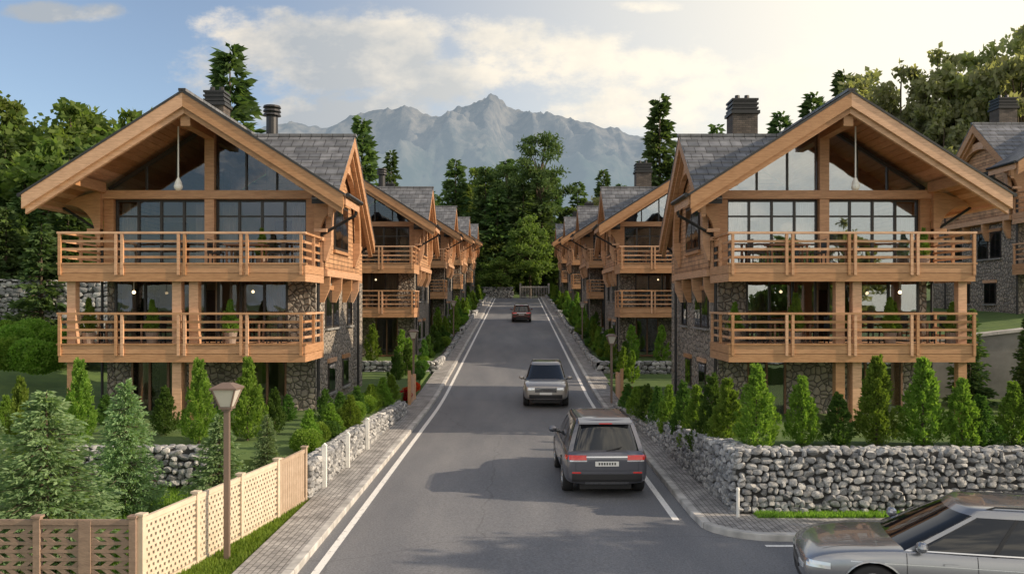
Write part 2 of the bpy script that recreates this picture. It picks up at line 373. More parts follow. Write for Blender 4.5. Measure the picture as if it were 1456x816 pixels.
# ---------------------------------------------------------------- ground
xs=np.concatenate([np.linspace(-3000,-200,12),np.linspace(-150,-30,16),np.linspace(-25,25,26),np.linspace(30,150,16),np.linspace(200,3000,12)])
ys=np.concatenate([[-600,-200,-60],np.linspace(-20,160,73),np.linspace(175,600,20),[900,1500,2500,4200]])
X,Y=np.meshgrid(xs,ys);Z=gz(X,Y)
Z=Z+np.where(np.abs(X)>20,(vn(X*.08,Y*.08)-.5)*1.5,0)
V=np.stack([X,Y,Z],2).reshape(-1,3);nx=len(xs)
idx=np.arange(len(V)).reshape(len(ys),nx)
F=np.stack([idx[:-1,:-1],idx[:-1,1:],idx[1:,1:],idx[1:,:-1]],2).reshape(-1,4)
GRASS=M('grass',(.11,.175,.04),.9,col2=(.06,.11,.027),vs=1.2,bump=.6,bs=40,detail=10)
obj('ground',npmesh('ground',V,F,[GRASS],smooth=True))

# mountains
MT,nt,o=newmat('mountain_rock_haze')
p=N(nt,'ShaderNodeBsdfPrincipled');p.inputs['Roughness'].default_value=1;p.inputs['Specular IOR Level'].default_value=0
tc=N(nt,'ShaderNodeTexCoord');n=N(nt,'ShaderNodeTexNoise');n.inputs['Scale'].default_value=.014;n.inputs['Detail'].default_value=10;n.inputs['Roughness'].default_value=.75
nt.links.new(tc.outputs['Object'],n.inputs['Vector'])
mr=N(nt,'ShaderNodeMapRange');mr.inputs[1].default_value=.42;mr.inputs[2].default_value=.6;nt.links.new(n.outputs[0],mr.inputs[0])
sp=N(nt,'ShaderNodeSeparateXYZ');nt.links.new(tc.outputs['Object'],sp.inputs[0])
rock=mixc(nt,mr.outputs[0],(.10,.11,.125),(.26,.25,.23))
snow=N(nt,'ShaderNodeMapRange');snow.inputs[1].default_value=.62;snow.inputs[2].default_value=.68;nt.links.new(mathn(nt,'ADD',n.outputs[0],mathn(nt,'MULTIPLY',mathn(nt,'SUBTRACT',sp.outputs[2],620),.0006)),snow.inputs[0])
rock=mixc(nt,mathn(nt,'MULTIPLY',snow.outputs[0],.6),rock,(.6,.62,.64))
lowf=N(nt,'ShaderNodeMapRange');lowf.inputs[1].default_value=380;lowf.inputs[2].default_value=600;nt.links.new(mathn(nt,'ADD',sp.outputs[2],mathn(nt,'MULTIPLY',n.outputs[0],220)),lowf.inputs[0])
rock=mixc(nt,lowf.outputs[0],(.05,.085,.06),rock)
nt.links.new(rock,p.inputs['Base Color'])
em=N(nt,'ShaderNodeEmission');em.inputs[0].default_value=(.44,.54,.63,1);em.inputs[1].default_value=.74  # distance haze painted as a bluish glow mixed over the rock
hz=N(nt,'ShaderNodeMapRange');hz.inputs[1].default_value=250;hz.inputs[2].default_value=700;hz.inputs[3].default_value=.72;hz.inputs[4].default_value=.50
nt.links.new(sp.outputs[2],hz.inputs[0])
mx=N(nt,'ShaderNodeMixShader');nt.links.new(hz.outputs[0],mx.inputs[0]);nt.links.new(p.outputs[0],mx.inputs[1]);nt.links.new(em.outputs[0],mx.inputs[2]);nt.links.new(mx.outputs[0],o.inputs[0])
cp=[(-200,300),(200,250),(330,205),(390,172),(430,178),(470,174),(500,158),(540,150),(575,146),(600,158),(630,165),(660,150),(700,134),(735,150),(780,160),(830,176),(900,186),(960,194),(1100,215),(1300,250),(1800,300)]
YR=2800.
mxs=np.linspace(-2200,2200,640);mys=np.linspace(1400,3300,300)
X,Y=np.meshgrid(mxs,mys)
pxs=735+mxs/YR*FPX
tgt=np.interp(pxs,[c[0] for c in cp],[(430-c[1])/FPX for c in cp])
tgt=tgt*(1+.05*(ridged(mxs*.010,mxs*0+2,5,3)-.45))
t=np.clip((Y-1400)/(YR-1400),0,1);back=np.clip((3300-Y)/(3300-YR),0,1)
env=np.where(Y<YR,.12+.88*t**1.15,back)
rd=ridged(X*.0020+7+.3*vn(X*.002,Y*.002,5),Y*.0012,8,11)
rd2=ridged(X*.008+2,Y*.005,5,31)
crest=np.exp(-((Y-YR)/260)**2)
Z=700*env*(.55+.85*rd*(1-crest*.85)+crest*.45+.16*(rd2-.5)*(1-crest*.6))
mxp=(Z/Y).max(0);k_=np.ones(5)/5;mxp=np.convolve(np.pad(mxp,2,'edge'),k_,'valid')
Z=Z*(tgt/mxp)[None,:]
V=np.stack([X,Y,Z],2).reshape(-1,3);idx=np.arange(len(V)).reshape(X.shape)
F=np.stack([idx[:-1,:-1],idx[:-1,1:],idx[1:,1:],idx[1:,:-1]],2).reshape(-1,4)
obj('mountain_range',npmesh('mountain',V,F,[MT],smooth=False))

# ---------------------------------------------------------------- road
m,nt,o=newmat('asphalt')
p=N(nt,'ShaderNodeBsdfPrincipled');nt.links.new(p.outputs[0],o.inputs[0]);p.inputs['Roughness'].default_value=.66
tc=N(nt,'ShaderNodeTexCoord')
n1=N(nt,'ShaderNodeTexNoise');n1.inputs['Scale'].default_value=.5;n1.inputs['Detail'].default_value=6
mp=N(nt,'ShaderNodeMapping');mp.inputs['Scale'].default_value=(1.6,.3,1);nt.links.new(tc.outputs['Object'],mp.inputs[0]);nt.links.new(mp.outputs[0],n1.inputs['Vector'])
n2=N(nt,'ShaderNodeTexNoise');n2.inputs['Scale'].default_value=28;n2.inputs['Detail'].default_value=6;n2.inputs['Roughness'].default_value=.8;nt.links.new(tc.outputs['Object'],n2.inputs['Vector'])
m1=N(nt,'ShaderNodeMapRange');m1.inputs[1].default_value=.3;m1.inputs[2].default_value=.7;nt.links.new(n1.outputs[0],m1.inputs[0])
a=mixc(nt,m1.outputs[0],(.125,.132,.148),(.20,.203,.212))
m2=N(nt,'ShaderNodeMapRange');m2.inputs[1].default_value=.35;m2.inputs[2].default_value=.68;m2.inputs[3].default_value=.6;m2.inputs[4].default_value=1.5;nt.links.new(n2.outputs[0],m2.inputs[0])
a=mixc(nt,1.,a,m2.outputs[0],'MULTIPLY')
vo=N(nt,'ShaderNodeTexVoronoi');vo.feature='DISTANCE_TO_EDGE';vo.inputs['Scale'].default_value=.16
n3=N(nt,'ShaderNodeTexNoise');n3.inputs['Scale'].default_value=1.2;n3.inputs['Detail'].default_value=6;nt.links.new(tc.outputs['Object'],n3.inputs['Vector'])
nt.links.new(mixc(nt,.35,tc.outputs['Object'],n3.outputs['Color']),vo.inputs['Vector'])
cr=N(nt,'ShaderNodeMapRange');cr.inputs[1].default_value=.0;cr.inputs[2].default_value=.003;cr.inputs[3].default_value=.75;cr.inputs[4].default_value=1;nt.links.new(vo.outputs[0],cr.inputs[0])
a=mixc(nt,1.,a,cr.outputs[0],'MULTIPLY');nt.links.new(a,p.inputs['Base Color'])
b=N(nt,'ShaderNodeBump');b.inputs['Strength'].default_value=.5;b.inputs['Distance'].default_value=.012;nt.links.new(n2.outputs[0],b.inputs['Height']);nt.links.new(b.outputs[0],p.inputs['Normal'])
ASPH=m
PAVE=brickmat('paving_blocks',(.42,.405,.39),(.31,.30,.29),(.12,.115,.11),.21,.105,.009,'YX',.85,.7,.5,.01)
m,nt,o=newmat('road_paint')
p=N(nt,'ShaderNodeBsdfPrincipled');nt.links.new(p.outputs[0],o.inputs[0]);p.inputs['Roughness'].default_value=.6
tc=N(nt,'ShaderNodeTexCoord');n1=N(nt,'ShaderNodeTexNoise');n1.inputs['Scale'].default_value=9;n1.inputs['Detail'].default_value=8;n1.inputs['Roughness'].default_value=.8;nt.links.new(tc.outputs['Object'],n1.inputs['Vector'])
m1=N(nt,'ShaderNodeMapRange');m1.inputs[1].default_value=.36;m1.inputs[2].default_value=.46;nt.links.new(n1.outputs[0],m1.inputs[0])
nt.links.new(mixc(nt,m1.outputs[0],(.35,.35,.35),(.82,.81,.78)),p.inputs['Base Color'])
PAINT=m
ysr=list(np.arange(-30,34,4.))+list(np.arange(34,134,2.))
def ribbon(name,rows,mat,close=None):
    mb=MB()
    vs=[];k=len(rows[0])
    for r in rows: vs+=r
    fs=[]
    for i in range(len(rows)-1):
        for j in range(k-1): fs.append((i*k+j,i*k+j+1,(i+1)*k+j+1,(i+1)*k+j))
    mb.add(vs,fs);return obj(name,mb.mesh(name,[mat]))
ribbon('road',[[(-3.75,y,prof(y)),(0,y,prof(y)+.02),(3.75,y,prof(y))] for y in ysr],ASPH)
ribbon('cross_road',[[(3.6,y,-.004),(60,y,-.004)] for y in (-30,0,17.8)],ASPH)
ribbon('road_edge_line',[[(-3.42,y,prof(y)+.009),(-3.28,y,prof(y)+.009)] for y in ysr],PAINT)
ribbon('road_edge_line',[[(3.22,y,prof(y)+.009),(3.36,y,prof(y)+.009)] for y in [17.6,22,26,30]+ysr[16:]],PAINT)
ribbon('give_way_line',[[(4.6,15.72,.005),(4.6,15.84,.005)],[(14,15.72,.005),(14,15.84,.005)]][::-1],PAINT)
out_r=[(3.65,y) for y in ysr[::-1] if y>=19]+[(3.65,18)]
inn_r=[(4.75,y) for y in ysr[::-1] if y>=19]+[(4.75,18)]
for i in range(1,7):
    t=math.pi/2*i/6;out_r.append((4.95-1.3*math.cos(t),17.4-1.3*math.sin(t)));inn_r.append((4.75+i*.03,17.9-i*.03))
for xx in (8,14,22,40): out_r.append((xx,16.1));inn_r.append((xx,17.72))
def offs(path,d):
    r=[]
    for i in range(len(path)):
        a=Vector(path[max(i-1,0)]);b=Vector(path[min(i+1,len(path)-1)]);t=(b-a).normalized()
        r.append((path[i][0]-t.y*d,path[i][1]+t.x*d))
    return r
def kerbpave(side,out,inn,nm):
    ki=[o_ for o_ in offs(out,.16*side)]
    ribbon('kerb',[[(a[0],a[1],prof(a[1])-.02),(a[0],a[1],prof(a[1])+.105),(a[0]*.93+b[0]*.07,a[1]*.93+b[1]*.07,prof(a[1])+.125),(b[0],b[1],prof(b[1])+.125),(b[0],b[1],prof(b[1])+.0)] for a,b in zip(out,ki)],KERB)
    ribbon('pavement',[[(b[0],b[1],prof(b[1])+.118),(c[0],c[1],prof(c[1])+.118)] for b,c in zip(ki,inn)],PAVE)
kerbpave(1,out_r,inn_r,'r')
out_l=[(-3.65,y) for y in ysr[::-1]];inn_l=[(-4.62,y) for y in ysr[::-1]]
kerbpave(-1,out_l,inn_l,'l')

# ---------------------------------------------------------------- stone walls
def ico():
    import bmesh
    bm=bmesh.new();bmesh.ops.create_icosphere(bm,subdivisions=2,radius=1)
    V=np.array([v.co[:] for v in bm.verts]);F=np.array([[v.index for v in f.verts] for f in bm.faces]);bm.free();return V,F
IV,IF=ico();IV=np.sign(IV)*np.abs(IV)**.66
def stone_wall(name,path,th=.4,size=.2,faces=('f',),cap=True):
    par=empty(name,(path[0][0],path[0][1],0));ox,oy=path[0][0],path[0][1]
    mb=MB();SV=[];SF=[];cnt=0
    def stone(c,ax,nrm,sw,sh,sd):
        nonlocal cnt
        up=np.array([0,0,1.]);ang=rng.normal()*.22
        a=ax*math.cos(ang)+up*math.sin(ang);u=-ax*math.sin(ang)+up*math.cos(ang)
        P=IV*(1+.05*rng.normal(size=(len(IV),1)))
        for _ in range(6):
            pn=rng.normal(size=3);pn/=np.linalg.norm(pn);dd=P@pn;ex=np.clip(dd-(.66+.28*rng.random()),0,None);P=P-np.outer(ex,pn)
        SV.append(c+np.outer(P[:,0]*sw,a)+np.outer(P[:,1]*sd,nrm)+np.outer(P[:,2]*sh,u));SF.append(IF+cnt*len(IV));cnt+=1
    for (x0,y0,b0,t0),(x1,y1,b1,t1) in zip(path[:-1],path[1:]):
        a=np.array([x1-x0,y1-y0,0.]);Ln=np.linalg.norm(a);a/=Ln;nr=np.array([a[1],-a[0],0.]) 
        q=lambda x,y,z:(x-ox,y-oy,z)
        n=nr*th
        mb.hexa([q(x0,y0,b0-.3),q(x1,y1,b1-.3),q(x1-n[0],y1-n[1],b1-.3),q(x0-n[0],y0-n[1],b0-.3),q(x0,y0,t0-.03),q(x1,y1,t1-.03),q(x1-n[0],y1-n[1],t1-.03),q(x0-n[0],y0-n[1],t0-.03)],0)
        zb=min(b0,b1);zt=max(t0,t1)
        rows=max(1,int(round((zt-zb)/(size*.78))));rh=(zt-zb)/rows
        for r in range(rows):
            s=-rng.random()*size
            while s<Ln:
                w=size*(.6+1.0*rng.random());c=s+w/2;s+=w
                if c<.02 or c>Ln: continue
                f=c/Ln;z=zb+(r+.5)*rh+rng.normal()*.028
                if z>t0+(t1-t0)*f-rh*.15 or z<b0+(b1-b0)*f-rh: continue
                base=np.array([x0-ox,y0-oy,0])+a*c;base[2]=z
                stone(base+nr*.015,a,nr,w*.54,rh*(.50+.14*rng.random()),.07+.04*rng.random())
        if cap:
            for k in range(max(1,int(th/size+.5))):
                s=0
                while s<Ln:
                    w=size*(.9+.7*rng.random());c=min(s+w/2,Ln);s+=w;f=c/Ln
                    base=np.array([x0-ox,y0-oy,0])+a*c-nr*(.08+k*size);base[2]=t0+(t1-t0)*f-.02
                    stone(base,a,nr,w*.53,.055,size*.55)
    obj('mortar_core',mb.mesh('core',[MORT]),par)
    me=npmesh('stones',np.concatenate(SV),np.concatenate(SF),[STONE],smooth=True)
    try: me.set_sharp_from_angle(angle=R(28))
    except Exception: pass
    obj('stones',me,par)
    return par
stone_wall('stone_retaining_wall',[(4.15,36,0,.3),(4.35,30,0,.66),(4.57,17.75,0,1.43),(9,17.72,0,1.43),(20,17.72,0,1.43)],.42,.16)
stone_wall('stone_garden_wall',[(-4.72,19.3,0,.85),(-4.6,26,0,.78),(-4.45,34,0,.55)],.35,.17)
stone_wall('stone_terrace_wall',[(-13,20.9,0,.95),(-7.2,20.9,0,.95)],.35,.2)

LAWN=GRASS
def terrace(x0,x1,y0,y1,z0,z1,zt):
    mb=MB();mb.hexa([(x0,y0,z0),(x1,y0,z0),(x1,y1,z0),(x0,y1,z0),(x0,y0,z1),(x1,y0,z1),(x1,y1,zt),(x0,y1,zt)]);obj('garden_terrace',mb.mesh('terrace',[LAWN]))
terrace(-30,-4.9,21.1,49,-1,.62,.62)
terrace(4.85,40,17.95,20.3,-1,1.3,1.3)
terrace(4.6,40,20.3,49,-1,.55,.4)

HY=[28,51,73,95,117]
for k,yf in enumerate(HY[1:]):
    z0=prof(yf)+.35
    for s in(-1,1):
        xa,xb=sorted((s*4.75,s*26))
        terrace(xa,xb,yf-2.8,yf+18.5,-1,z0,z0+.05)
        if s<0: stone_wall('stone_terrace_wall',[(-13,yf-3,prof(yf-3)-.3,z0+.12),(-4.5,yf-3,prof(yf-3)-.3,z0+.12),(-4.5,yf+4,prof(yf+4)-.1,z0+.15),(-4.5,yf+17,prof(yf+17),max(z0+.2,prof(yf+17)+.5))],.35,.3 if k<2 else .4)
        else: stone_wall('stone_terrace_wall',[(4.5,yf+17,prof(yf+17),max(z0+.2,prof(yf+17)+.5)),(4.5,yf+4,prof(yf+4)-.1,z0+.15),(4.5,yf-3,prof(yf-3)-.3,z0+.12),(13,yf-3,prof(yf-3)-.3,z0+.12)],.35,.3 if k<2 else .4)
stone_wall('stone_end_wall',[(-9,133,4.9,6.9),(-.6,133,4.9,6.9)],.5,.4)
stone_wall('hillside_retaining_wall',[(-34,44,2.2,5.8),(-16.5,44,2.2,5.5)],.5,.34)
mb=MB();mb.hexa([(15.5,36,.2),(40,34,.2),(40,34.4,.2),(15.5,36.4,.2),(15.5,36,2.6),(40,34,5.6),(40,34.4,5.6),(15.5,36.4,2.6)],0)
mb.hexa([(15.4,35.9,2.603),(40,33.9,5.603),(40,34.5,5.603),(15.4,36.5,2.603),(15.4,35.9,2.72),(40,33.9,5.72),(40,34.5,5.72),(15.4,36.5,2.72)],1)
obj('concrete_retaining_wall',mb.mesh('cwall',[CONC,KERB]))
mb=MB();mb.hexa([(15.5,36.4,0),(40,34.4,0),(40,60,0),(15.5,60,0),(15.5,36.4,2.4),(40,34.4,5.0),(40,60,6),(15.5,60,3)],0);obj('hillside_terrace',mb.mesh('ht',[LAWN]))

# ---------------------------------------------------------------- houses
K=.634
def house_parts(sx):
    P={}
    zt=lambda x:11.4-K*abs(x)
    w=MB(sx)
    w.box(3.5,3.75,2.72,12,-.6,5.4,0);w.box(-3.75,-3.5,2.72,12,-.6,5.4,0);w.box(-3.5,3.5,11.8,12,-.6,5.4,0)
    w.box(3.5,3.74,2.72,12,5.402,8.5,1);w.box(-3.74,-3.5,2.72,12,5.402,8.5,1)
    w.prism([(-3.5,12,5.4),(3.5,12,5.4),(3.74,12,8.5),(0,12,10.9),(-3.74,12,8.5)],(0,-.2,0),1)
    w.box(-3.5,-2.9,2.74,2.98,-.6,2.6,0);w.box(-.9,1.3,2.74,2.98,-.6,2.6,0);w.box(2.7,3.5,2.74,2.98,-.6,2.6,0)
    w.box(2.75,3.5,2.74,2.98,3.05,5.4,0)
    w.box(3.45,3.8,2.55,2.715,5.7,8.2,2);w.box(-3.8,-3.45,2.55,2.715,5.7,8.2,2)
    P['walls']=(w,[STONEH,SIDING,WOOD])
    b=MB(sx);zc=lambda y:11.0-.82*abs(y-5.5)
    b.prism([(3.76,2.9,5.72),(3.76,9.6,5.72),(3.76,9.6,zc(9.6)-.22),(3.76,5.5,zc(5.5)-.22),(3.76,2.9,zc(2.9)-.22)],(.3,0,0),0)
    b.box(3.76,4.16,2.8,9.7,5.45,5.7,1)
    for y in (3.3,5.4,7.4,9.0):
        b.prism([(3.76,y,4.5),(3.9,y,4.5),(4.12,y,5.0),(4.14,y,5.44),(3.76,y,5.44)],(0,.16,0),1)
    b.box(4.061,4.10,4.3,6.9,6.5,8.3,2);b.box(4.10,4.12,4.42,5.54,6.62,8.18,3);b.box(4.10,4.12,5.66,6.78,6.62,8.18,3)
    b.box(4.061,4.16,4.2,7.0,6.38,6.497,1);b.box(4.061,4.16,4.2,7.0,8.303,8.45,1)
    P['road_side_bay']=(b,[SIDING,WOOD,FRAME,GLASSL])
    s=MB(sx)
    for y,z,wd,ht in((4.3,3.6,.9,1.3),(5.6,3.6,.9,1.3),(8.4,3.6,.9,1.3),(4.8,1.1,1.0,1.0),(7.5,1.1,1.0,1.0)):
        s.box(3.751,3.79,y-.08,y+wd+.08,z-.08,z+ht+.08,0);s.box(3.79,3.80,y,y+wd/2-.03,z,z+ht,1);s.box(3.79,3.80,y+wd/2+.03,y+wd,z,z+ht,1)
        s.box(3.751,3.87,y-.15,y+wd+.15,z-.16,z-.082,2);s.box(3.751,3.85,y-.15,y+wd+.15,z+ht+.082,z+ht+.24,3)
    P['side_windows']=(s,[FRAME,GLASSL,CONC,WOOD])
    f=MB(sx)
    f.box(-3.5,3.5,2.9,11.8,2.8,3.04,1);f.box(-3.5,3.5,2.9,11.8,5.45,5.7,1);f.box(-3.5,3.5,2.9,11.8,-.1,.05,1)
    f.box(-3.49,3.49,6.6,6.75,.05,2.8,0);f.box(-3.49,3.49,6.6,6.75,3.04,5.45,0);f.box(-3.49,3.49,6.6,6.75,5.7,8.9,0)
    f.box(-.1,.1,3.4,6.6,3.04,5.45,0)
    f.box(-2.6,-1.2,6.5,6.597,3.05,5.0,3);f.box(1.2,2.0,6.5,6.597,5.71,7.8,3);f.box(-3.3,-2.3,6.3,6.597,5.71,7.7,3)
    f.box(-2.2,-.8,4.6,5.3,5.7,6.45,3);f.box(.9,2.6,4.2,4.9,3.04,3.8,3);f.box(.8,2.6,5.2,5.9,5.7,6.4,4)
    P['interior']=(f,[INT,INTF,WOODD,WOODD,CURTW])
    c=MB(sx)
    def curtain(x0,x1,z0,z1,m):
        n=24;vs=[];
        for i in range(n+1):
            x=x0+(x1-x0)*i/n;yy=3.1+.05*math.sin(i*1.9);vs+=[(x,yy,z0),(x,yy,z1)]
        c.add(vs,[(2*i,2*i+2,2*i+3,2*i+1) for i in range(n)],m)
    for x0,x1 in((-3.4,-2.9),(-.9,-.45),(.5,1.1),(1.9,2.7)): curtain(x0,x1,3.06,5.4,0)
    for x0,x1 in((-3.4,-2.8),(-.7,-.25),(.25,.8),(2.8,3.4)): curtain(x0,x1,5.72,8.1,1 if sx<0 else 0)
    for x0,x1 in((-2.8,-2.4),(-1.4,-1.),(1.4,1.7),(2.3,2.6)): curtain(x0,x1,.1,2.5,0)
    P['curtains']=(c,[CURT,CURTW])
    g=MB(sx);fr=MB(sx)
    def bay(x0,x1,z0,z1,n,trans=None,fm=0,y=2.78):
        g.box(x0,x1,y,y+.015,z0,z1,0)
        fr.box(x0,x0+.07,y-.05,y-.002,z0,z1,fm);fr.box(x1-.07,x1,y-.05,y-.002,z0,z1,fm)
        fr.box(x0+.07,x1-.07,y-.05,y-.002,z1-.08,z1,fm);fr.box(x0+.07,x1-.07,y-.05,y-.002,z0,z0+.1,fm)
        for i in range(1,n):
            x=x0+(x1-x0)*i/n;fr.box(x-.04,x+.04,y-.055,y-.003,z0+.1,z1-.08,fm)
        if trans:
            for t in trans: fr.box(x0+.07,x1-.07,y-.045,y-.004,t-.03,t+.03,fm)
    bay(-3.45,-.18,5.7,8.2,4,(7.6,));bay(.18,3.45,5.7,8.2,4,(7.6,))
    bay(-3.5,-.2,3.05,5.4,3,None);bay(.2,2.74,3.05,5.4,3,None)
    bay(-2.9,-.9,.05,2.5,3,None,1);bay(1.3,2.7,.05,2.5,2,None,1)
    zi=lambda x:10.98-K*abs(x)
    for s_ in(-1,1):
        pts=[(s_*.18,2.78,8.5),(s_*3.6,2.78,8.5),(s_*3.6,2.78,zi(3.6)),(s_*.18,2.78,zi(.18))]
        g.prism(pts,(0,.015,0),0)
        for x in(1.25,2.35): fr.box(min(s_*x-.03,s_*x+.03),max(s_*x-.03,s_*x+.03),2.72,2.778,8.5,zi(x),0)
        fr.beam((s_*.1,2.74,zi(.1)-.06),(s_*3.7,2.74,zi(3.7)-.06),.07,.12,0)
    fr.box(-3.5,3.5,2.7,2.95,2.62,3.04,2);fr.box(-3.5,3.5,2.7,2.95,5.402,5.69,2)
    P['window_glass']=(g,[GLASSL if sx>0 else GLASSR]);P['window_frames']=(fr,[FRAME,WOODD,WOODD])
    t=MB(sx)
    t.box(-.17,.17,2.5,2.72,5.7,10.75,0);t.box(-3.95,3.95,2.45,2.715,8.2,8.5,0)
    for x in(-.42,.14): t.box(x,x+.3,.25,.55,-.6,2.55,0);t.box(x,x+.3,.25,.55,3.1,5.2,0)
    t.box(-3.9,-3.62,.25,.53,3.1,5.2,0);t.box(-3.9,-3.62,.25,.53,-.6,2.55,0)
    t.box(-.16,.16,.3,2.5,10.35,10.78,0)
    for s_ in(-1,1):
        for x in(3.75,):
            zz=zt(x)-.2;xx=s_*x;t.box(xx-.1,xx+.1,.32,2.44,zz-.42,zz-.06,0)
        for y in(2.3,):
            pts=[(s_*3.8,y,6.5),(s_*3.95,y,6.5)]
            for i in range(9):
                a=i/8*math.pi/2;pts.append((s_*(4.95-.95*math.cos(a)),y,6.95+1.0*math.sin(a)))
            pts+=[(s_*5.05,y,7.95),(s_*5.05,y,8.1),(s_*3.8,y,8.48)]
            t.prism(pts,(0,.22,0),0)
            t.box(min(s_*3.8,s_*4.25),max(s_*3.8,s_*4.25),y-.05,y+.27,7.0,7.12,0);t.box(min(s_*3.8,s_*4.1),max(s_*3.8,s_*4.1),y-.05,y+.27,6.7,6.82,0)
    P['timber_frame']=(t,[WOOD,FRAME])
    r=MB(sx);xe=5.25
    for s_ in(-1,1):
        def sl(x0,x1,y0,y1,t0,t1,m):
            a=[(s_*x0,y0,zt(x0)+t0),(s_*x1,y0,zt(x1)+t0),(s_*x1,y1,zt(x1)+t0),(s_*x0,y1,zt(x0)+t0)]
            b=[(q[0],q[1],q[2]+t1-t0) for q in a];r.hexa(a+b,m)
        yb=2.62 if s_>0 else 12.6
        sl(0,xe,.2,yb,-.17,-.01,3);sl(0,xe+.1,.0,yb+.05,0,.08,0)
        if s_>0: sl(0,3.95,2.63,12.6,-.17,-.01,3);sl(0,3.98,2.68,12.7,0,.08,0)
        sl(0,xe+.04,.03,.16,-.46,-.003,1);sl(0,xe-.02,.163,.30,-.66,-.02,1)
        n=24
        for i in range(n):
            x1=xe*(i+1)/n-.008;ye=12.5 if (s_<0 or x1<3.95) else 2.6
            sl(xe*i/n+.008,x1,.302,ye,-.215,-.175,2)
        sl(xe,xe+.1,.2,yb,-.3,-.005,1)
        r.cyl((s_*(xe+.17),.1,zt(xe)-.03),(s_*(xe+.17),yb,zt(xe)-.03),.075,None,8,3)
    r.box(-.12,.12,0,12.7,11.44,11.53,0)
    y0,y1,ym=2.0,10.2,5.5
    val=lambda y:min((.38+.82*abs(y-ym))/K,3.9)-.12
    def cs(xa,xb,ya,yb,t0,t1,m,v=False):
        xa0=val(ya) if v else xa;xa1=val(yb) if v else xa
        a=[(xa0,ya,zc(ya)+t0),(xb,ya,zc(ya)+t0),(xb,yb,zc(yb)+t0),(xa1,yb,zc(yb)+t0)];b=[(q[0],q[1],q[2]+t1-t0) for q in a];r.hexa(a+b,m)
    nr=11
    for i in range(nr):
        ya=y0+(ym-y0)*i/nr;yb=y0+(ym-y0)*(i+1)/nr
        cs(0,4.55,ya,yb,-.16,-.003,3,True)
        ya2=ya-.04;xa0,xa1=val(ya),val(yb)
        a=[(xa0,ya2,zc(ya2)+.03),(4.66,ya2,zc(ya2)+.03),(4.66,yb,zc(yb)+.004),(xa1,yb,zc(yb)+.004)]
        b=[(xa0,ya2,zc(ya2)+.085),(4.66,ya2,zc(ya2)+.085),(4.66,yb,zc(yb)+.035),(xa1,yb,zc(yb)+.035)];r.hexa(a+b,0)
    for i in range(6):
        ya=ym+(y1-ym)*i/6;yb=ym+(y1-ym)*(i+1)/6
        cs(0,4.55,ya,yb,-.16,-.003,3,True);cs(0,4.66,ya,yb,.004,.06,0,True)
    r.box(.5,4.7,ym-.1,ym+.1,11.0,11.1,0)
    for ya,yb in((y0,ym),(ym,y1)):
        cs(4.52,4.64,ya,yb,-.46,-.003,1);cs(4.36,4.518,ya,yb,-.62,-.02,1);cs(4.07,4.355,ya,yb,-.2,-.163,2)
    outer=[];inner=[]
    for i in range(17):
        a=math.pi*i/16;outer.append((ym-2.95*math.cos(a),7.0+3.0*math.sin(a)));inner.append((ym-2.6*math.cos(a),7.0+2.6*math.sin(a)))
    for i in range(16):
        r.prism([(4.15,)+outer[i],(4.15,)+outer[i+1],(4.15,)+inner[i+1],(4.15,)+inner[i]],(.2,0,0),1)
    for yy in(ym-2.95,ym+2.6):
        r.prism([(4.07,yy,6.0),(4.15,yy,6.0),(4.35,yy,6.6),(4.35,yy,7.0),(4.07,yy,7.0)],(0,.35,0),1)
    P['roof']=(r,[SLATE,WOOD,SOFF,DARK])
    bl=MB(sx)
    for z in(3.1,5.75):
        bl.box(-4.0,4.0,.06,2.7,z-.12,z-.01,0)
        for i in range(9): bl.box(-3.9+i*.95,-3.9+i*.95+.12,.1,2.7,z-.4,z-.125,1)
        for (a,b2) in((-.56,-.30),(-.285,-.0)):
            bl.box(-4.05,4.05,0,.055,z+a,z+b2,0);bl.box(4.0,4.05,.056,2.7,z+a,z+b2,0);bl.box(-4.05,-4.0,.056,2.7,z+a,z+b2,0)
        bl.box(-4.1,4.1,-.04,.12,z+.002,z+.05,0)
        for x in(-4.0,-2.15,-1.95,-.1,.1,1.95,2.15,3.92): bl.box(x-.045,x+.045,-.055,.03,z-.35,z+1.0,0)
        for y in(1.35,2.6):
            for x in(-4.0,4.0): bl.box(x-.045,x+.045,y-.045,y+.045,z-.35,z+1.0,0)
        for h in(.24,.50,.76):
            bl.box(-4.03,4.03,.032,.065,z+h-.04,z+h+.04,0)
            for x in(-3.95,3.92): bl.box(x,x+.03,.066,2.7,z+h-.04,z+h+.04,0)
        bl.box(-4.08,4.08,-.06,.10,z+1.0,z+1.07,0)
        for x in(-4.06,3.9): bl.box(x,x+.16,.101,2.7,z+1.0,z+1.07,0)
    P['balconies']=(bl,[WOOD,WOODD])
    q=MB(sx)
    for z,xo in((3.1,-2.4),(3.1,1.6),(5.75,1.7)):
        q.box(xo-.7,xo+.7,1.0,1.7,z+.70,z+.75,0)
        for dx in(-.6,.6):
            for dy in(1.1,1.6): q.box(xo+dx-.03,xo+dx+.03,dy-.03,dy+.03,z,z+.70,0)
        for cx in(-1.05,1.05):
            q.box(xo+cx-.22,xo+cx+.22,1.1,1.55,z+.42,z+.47,1);q.box(xo+cx+(.18 if cx>0 else -.22),xo+cx+(.22 if cx>0 else -.18),1.1,1.55,z+.47,z+.92,1)
            for dx in(-.19,.19):
                for dy in(1.13,1.52): q.box(xo+cx+dx-.02,xo+cx+dx+.02,dy-.02,dy+.02,z,z+.42,1)
    P['balcony_furniture']=(q,[WOODD,DARK])
    l=MB(sx)
    l.cyl((-.55,1.1,10.5),(-.55,1.1,8.75),.025,None,6,0);l.cyl((-.55,1.1,8.75),(-.55,1.1,8.55),.04,.13,10,0);l.sphere((-.55,1.1,8.45),.15,1)
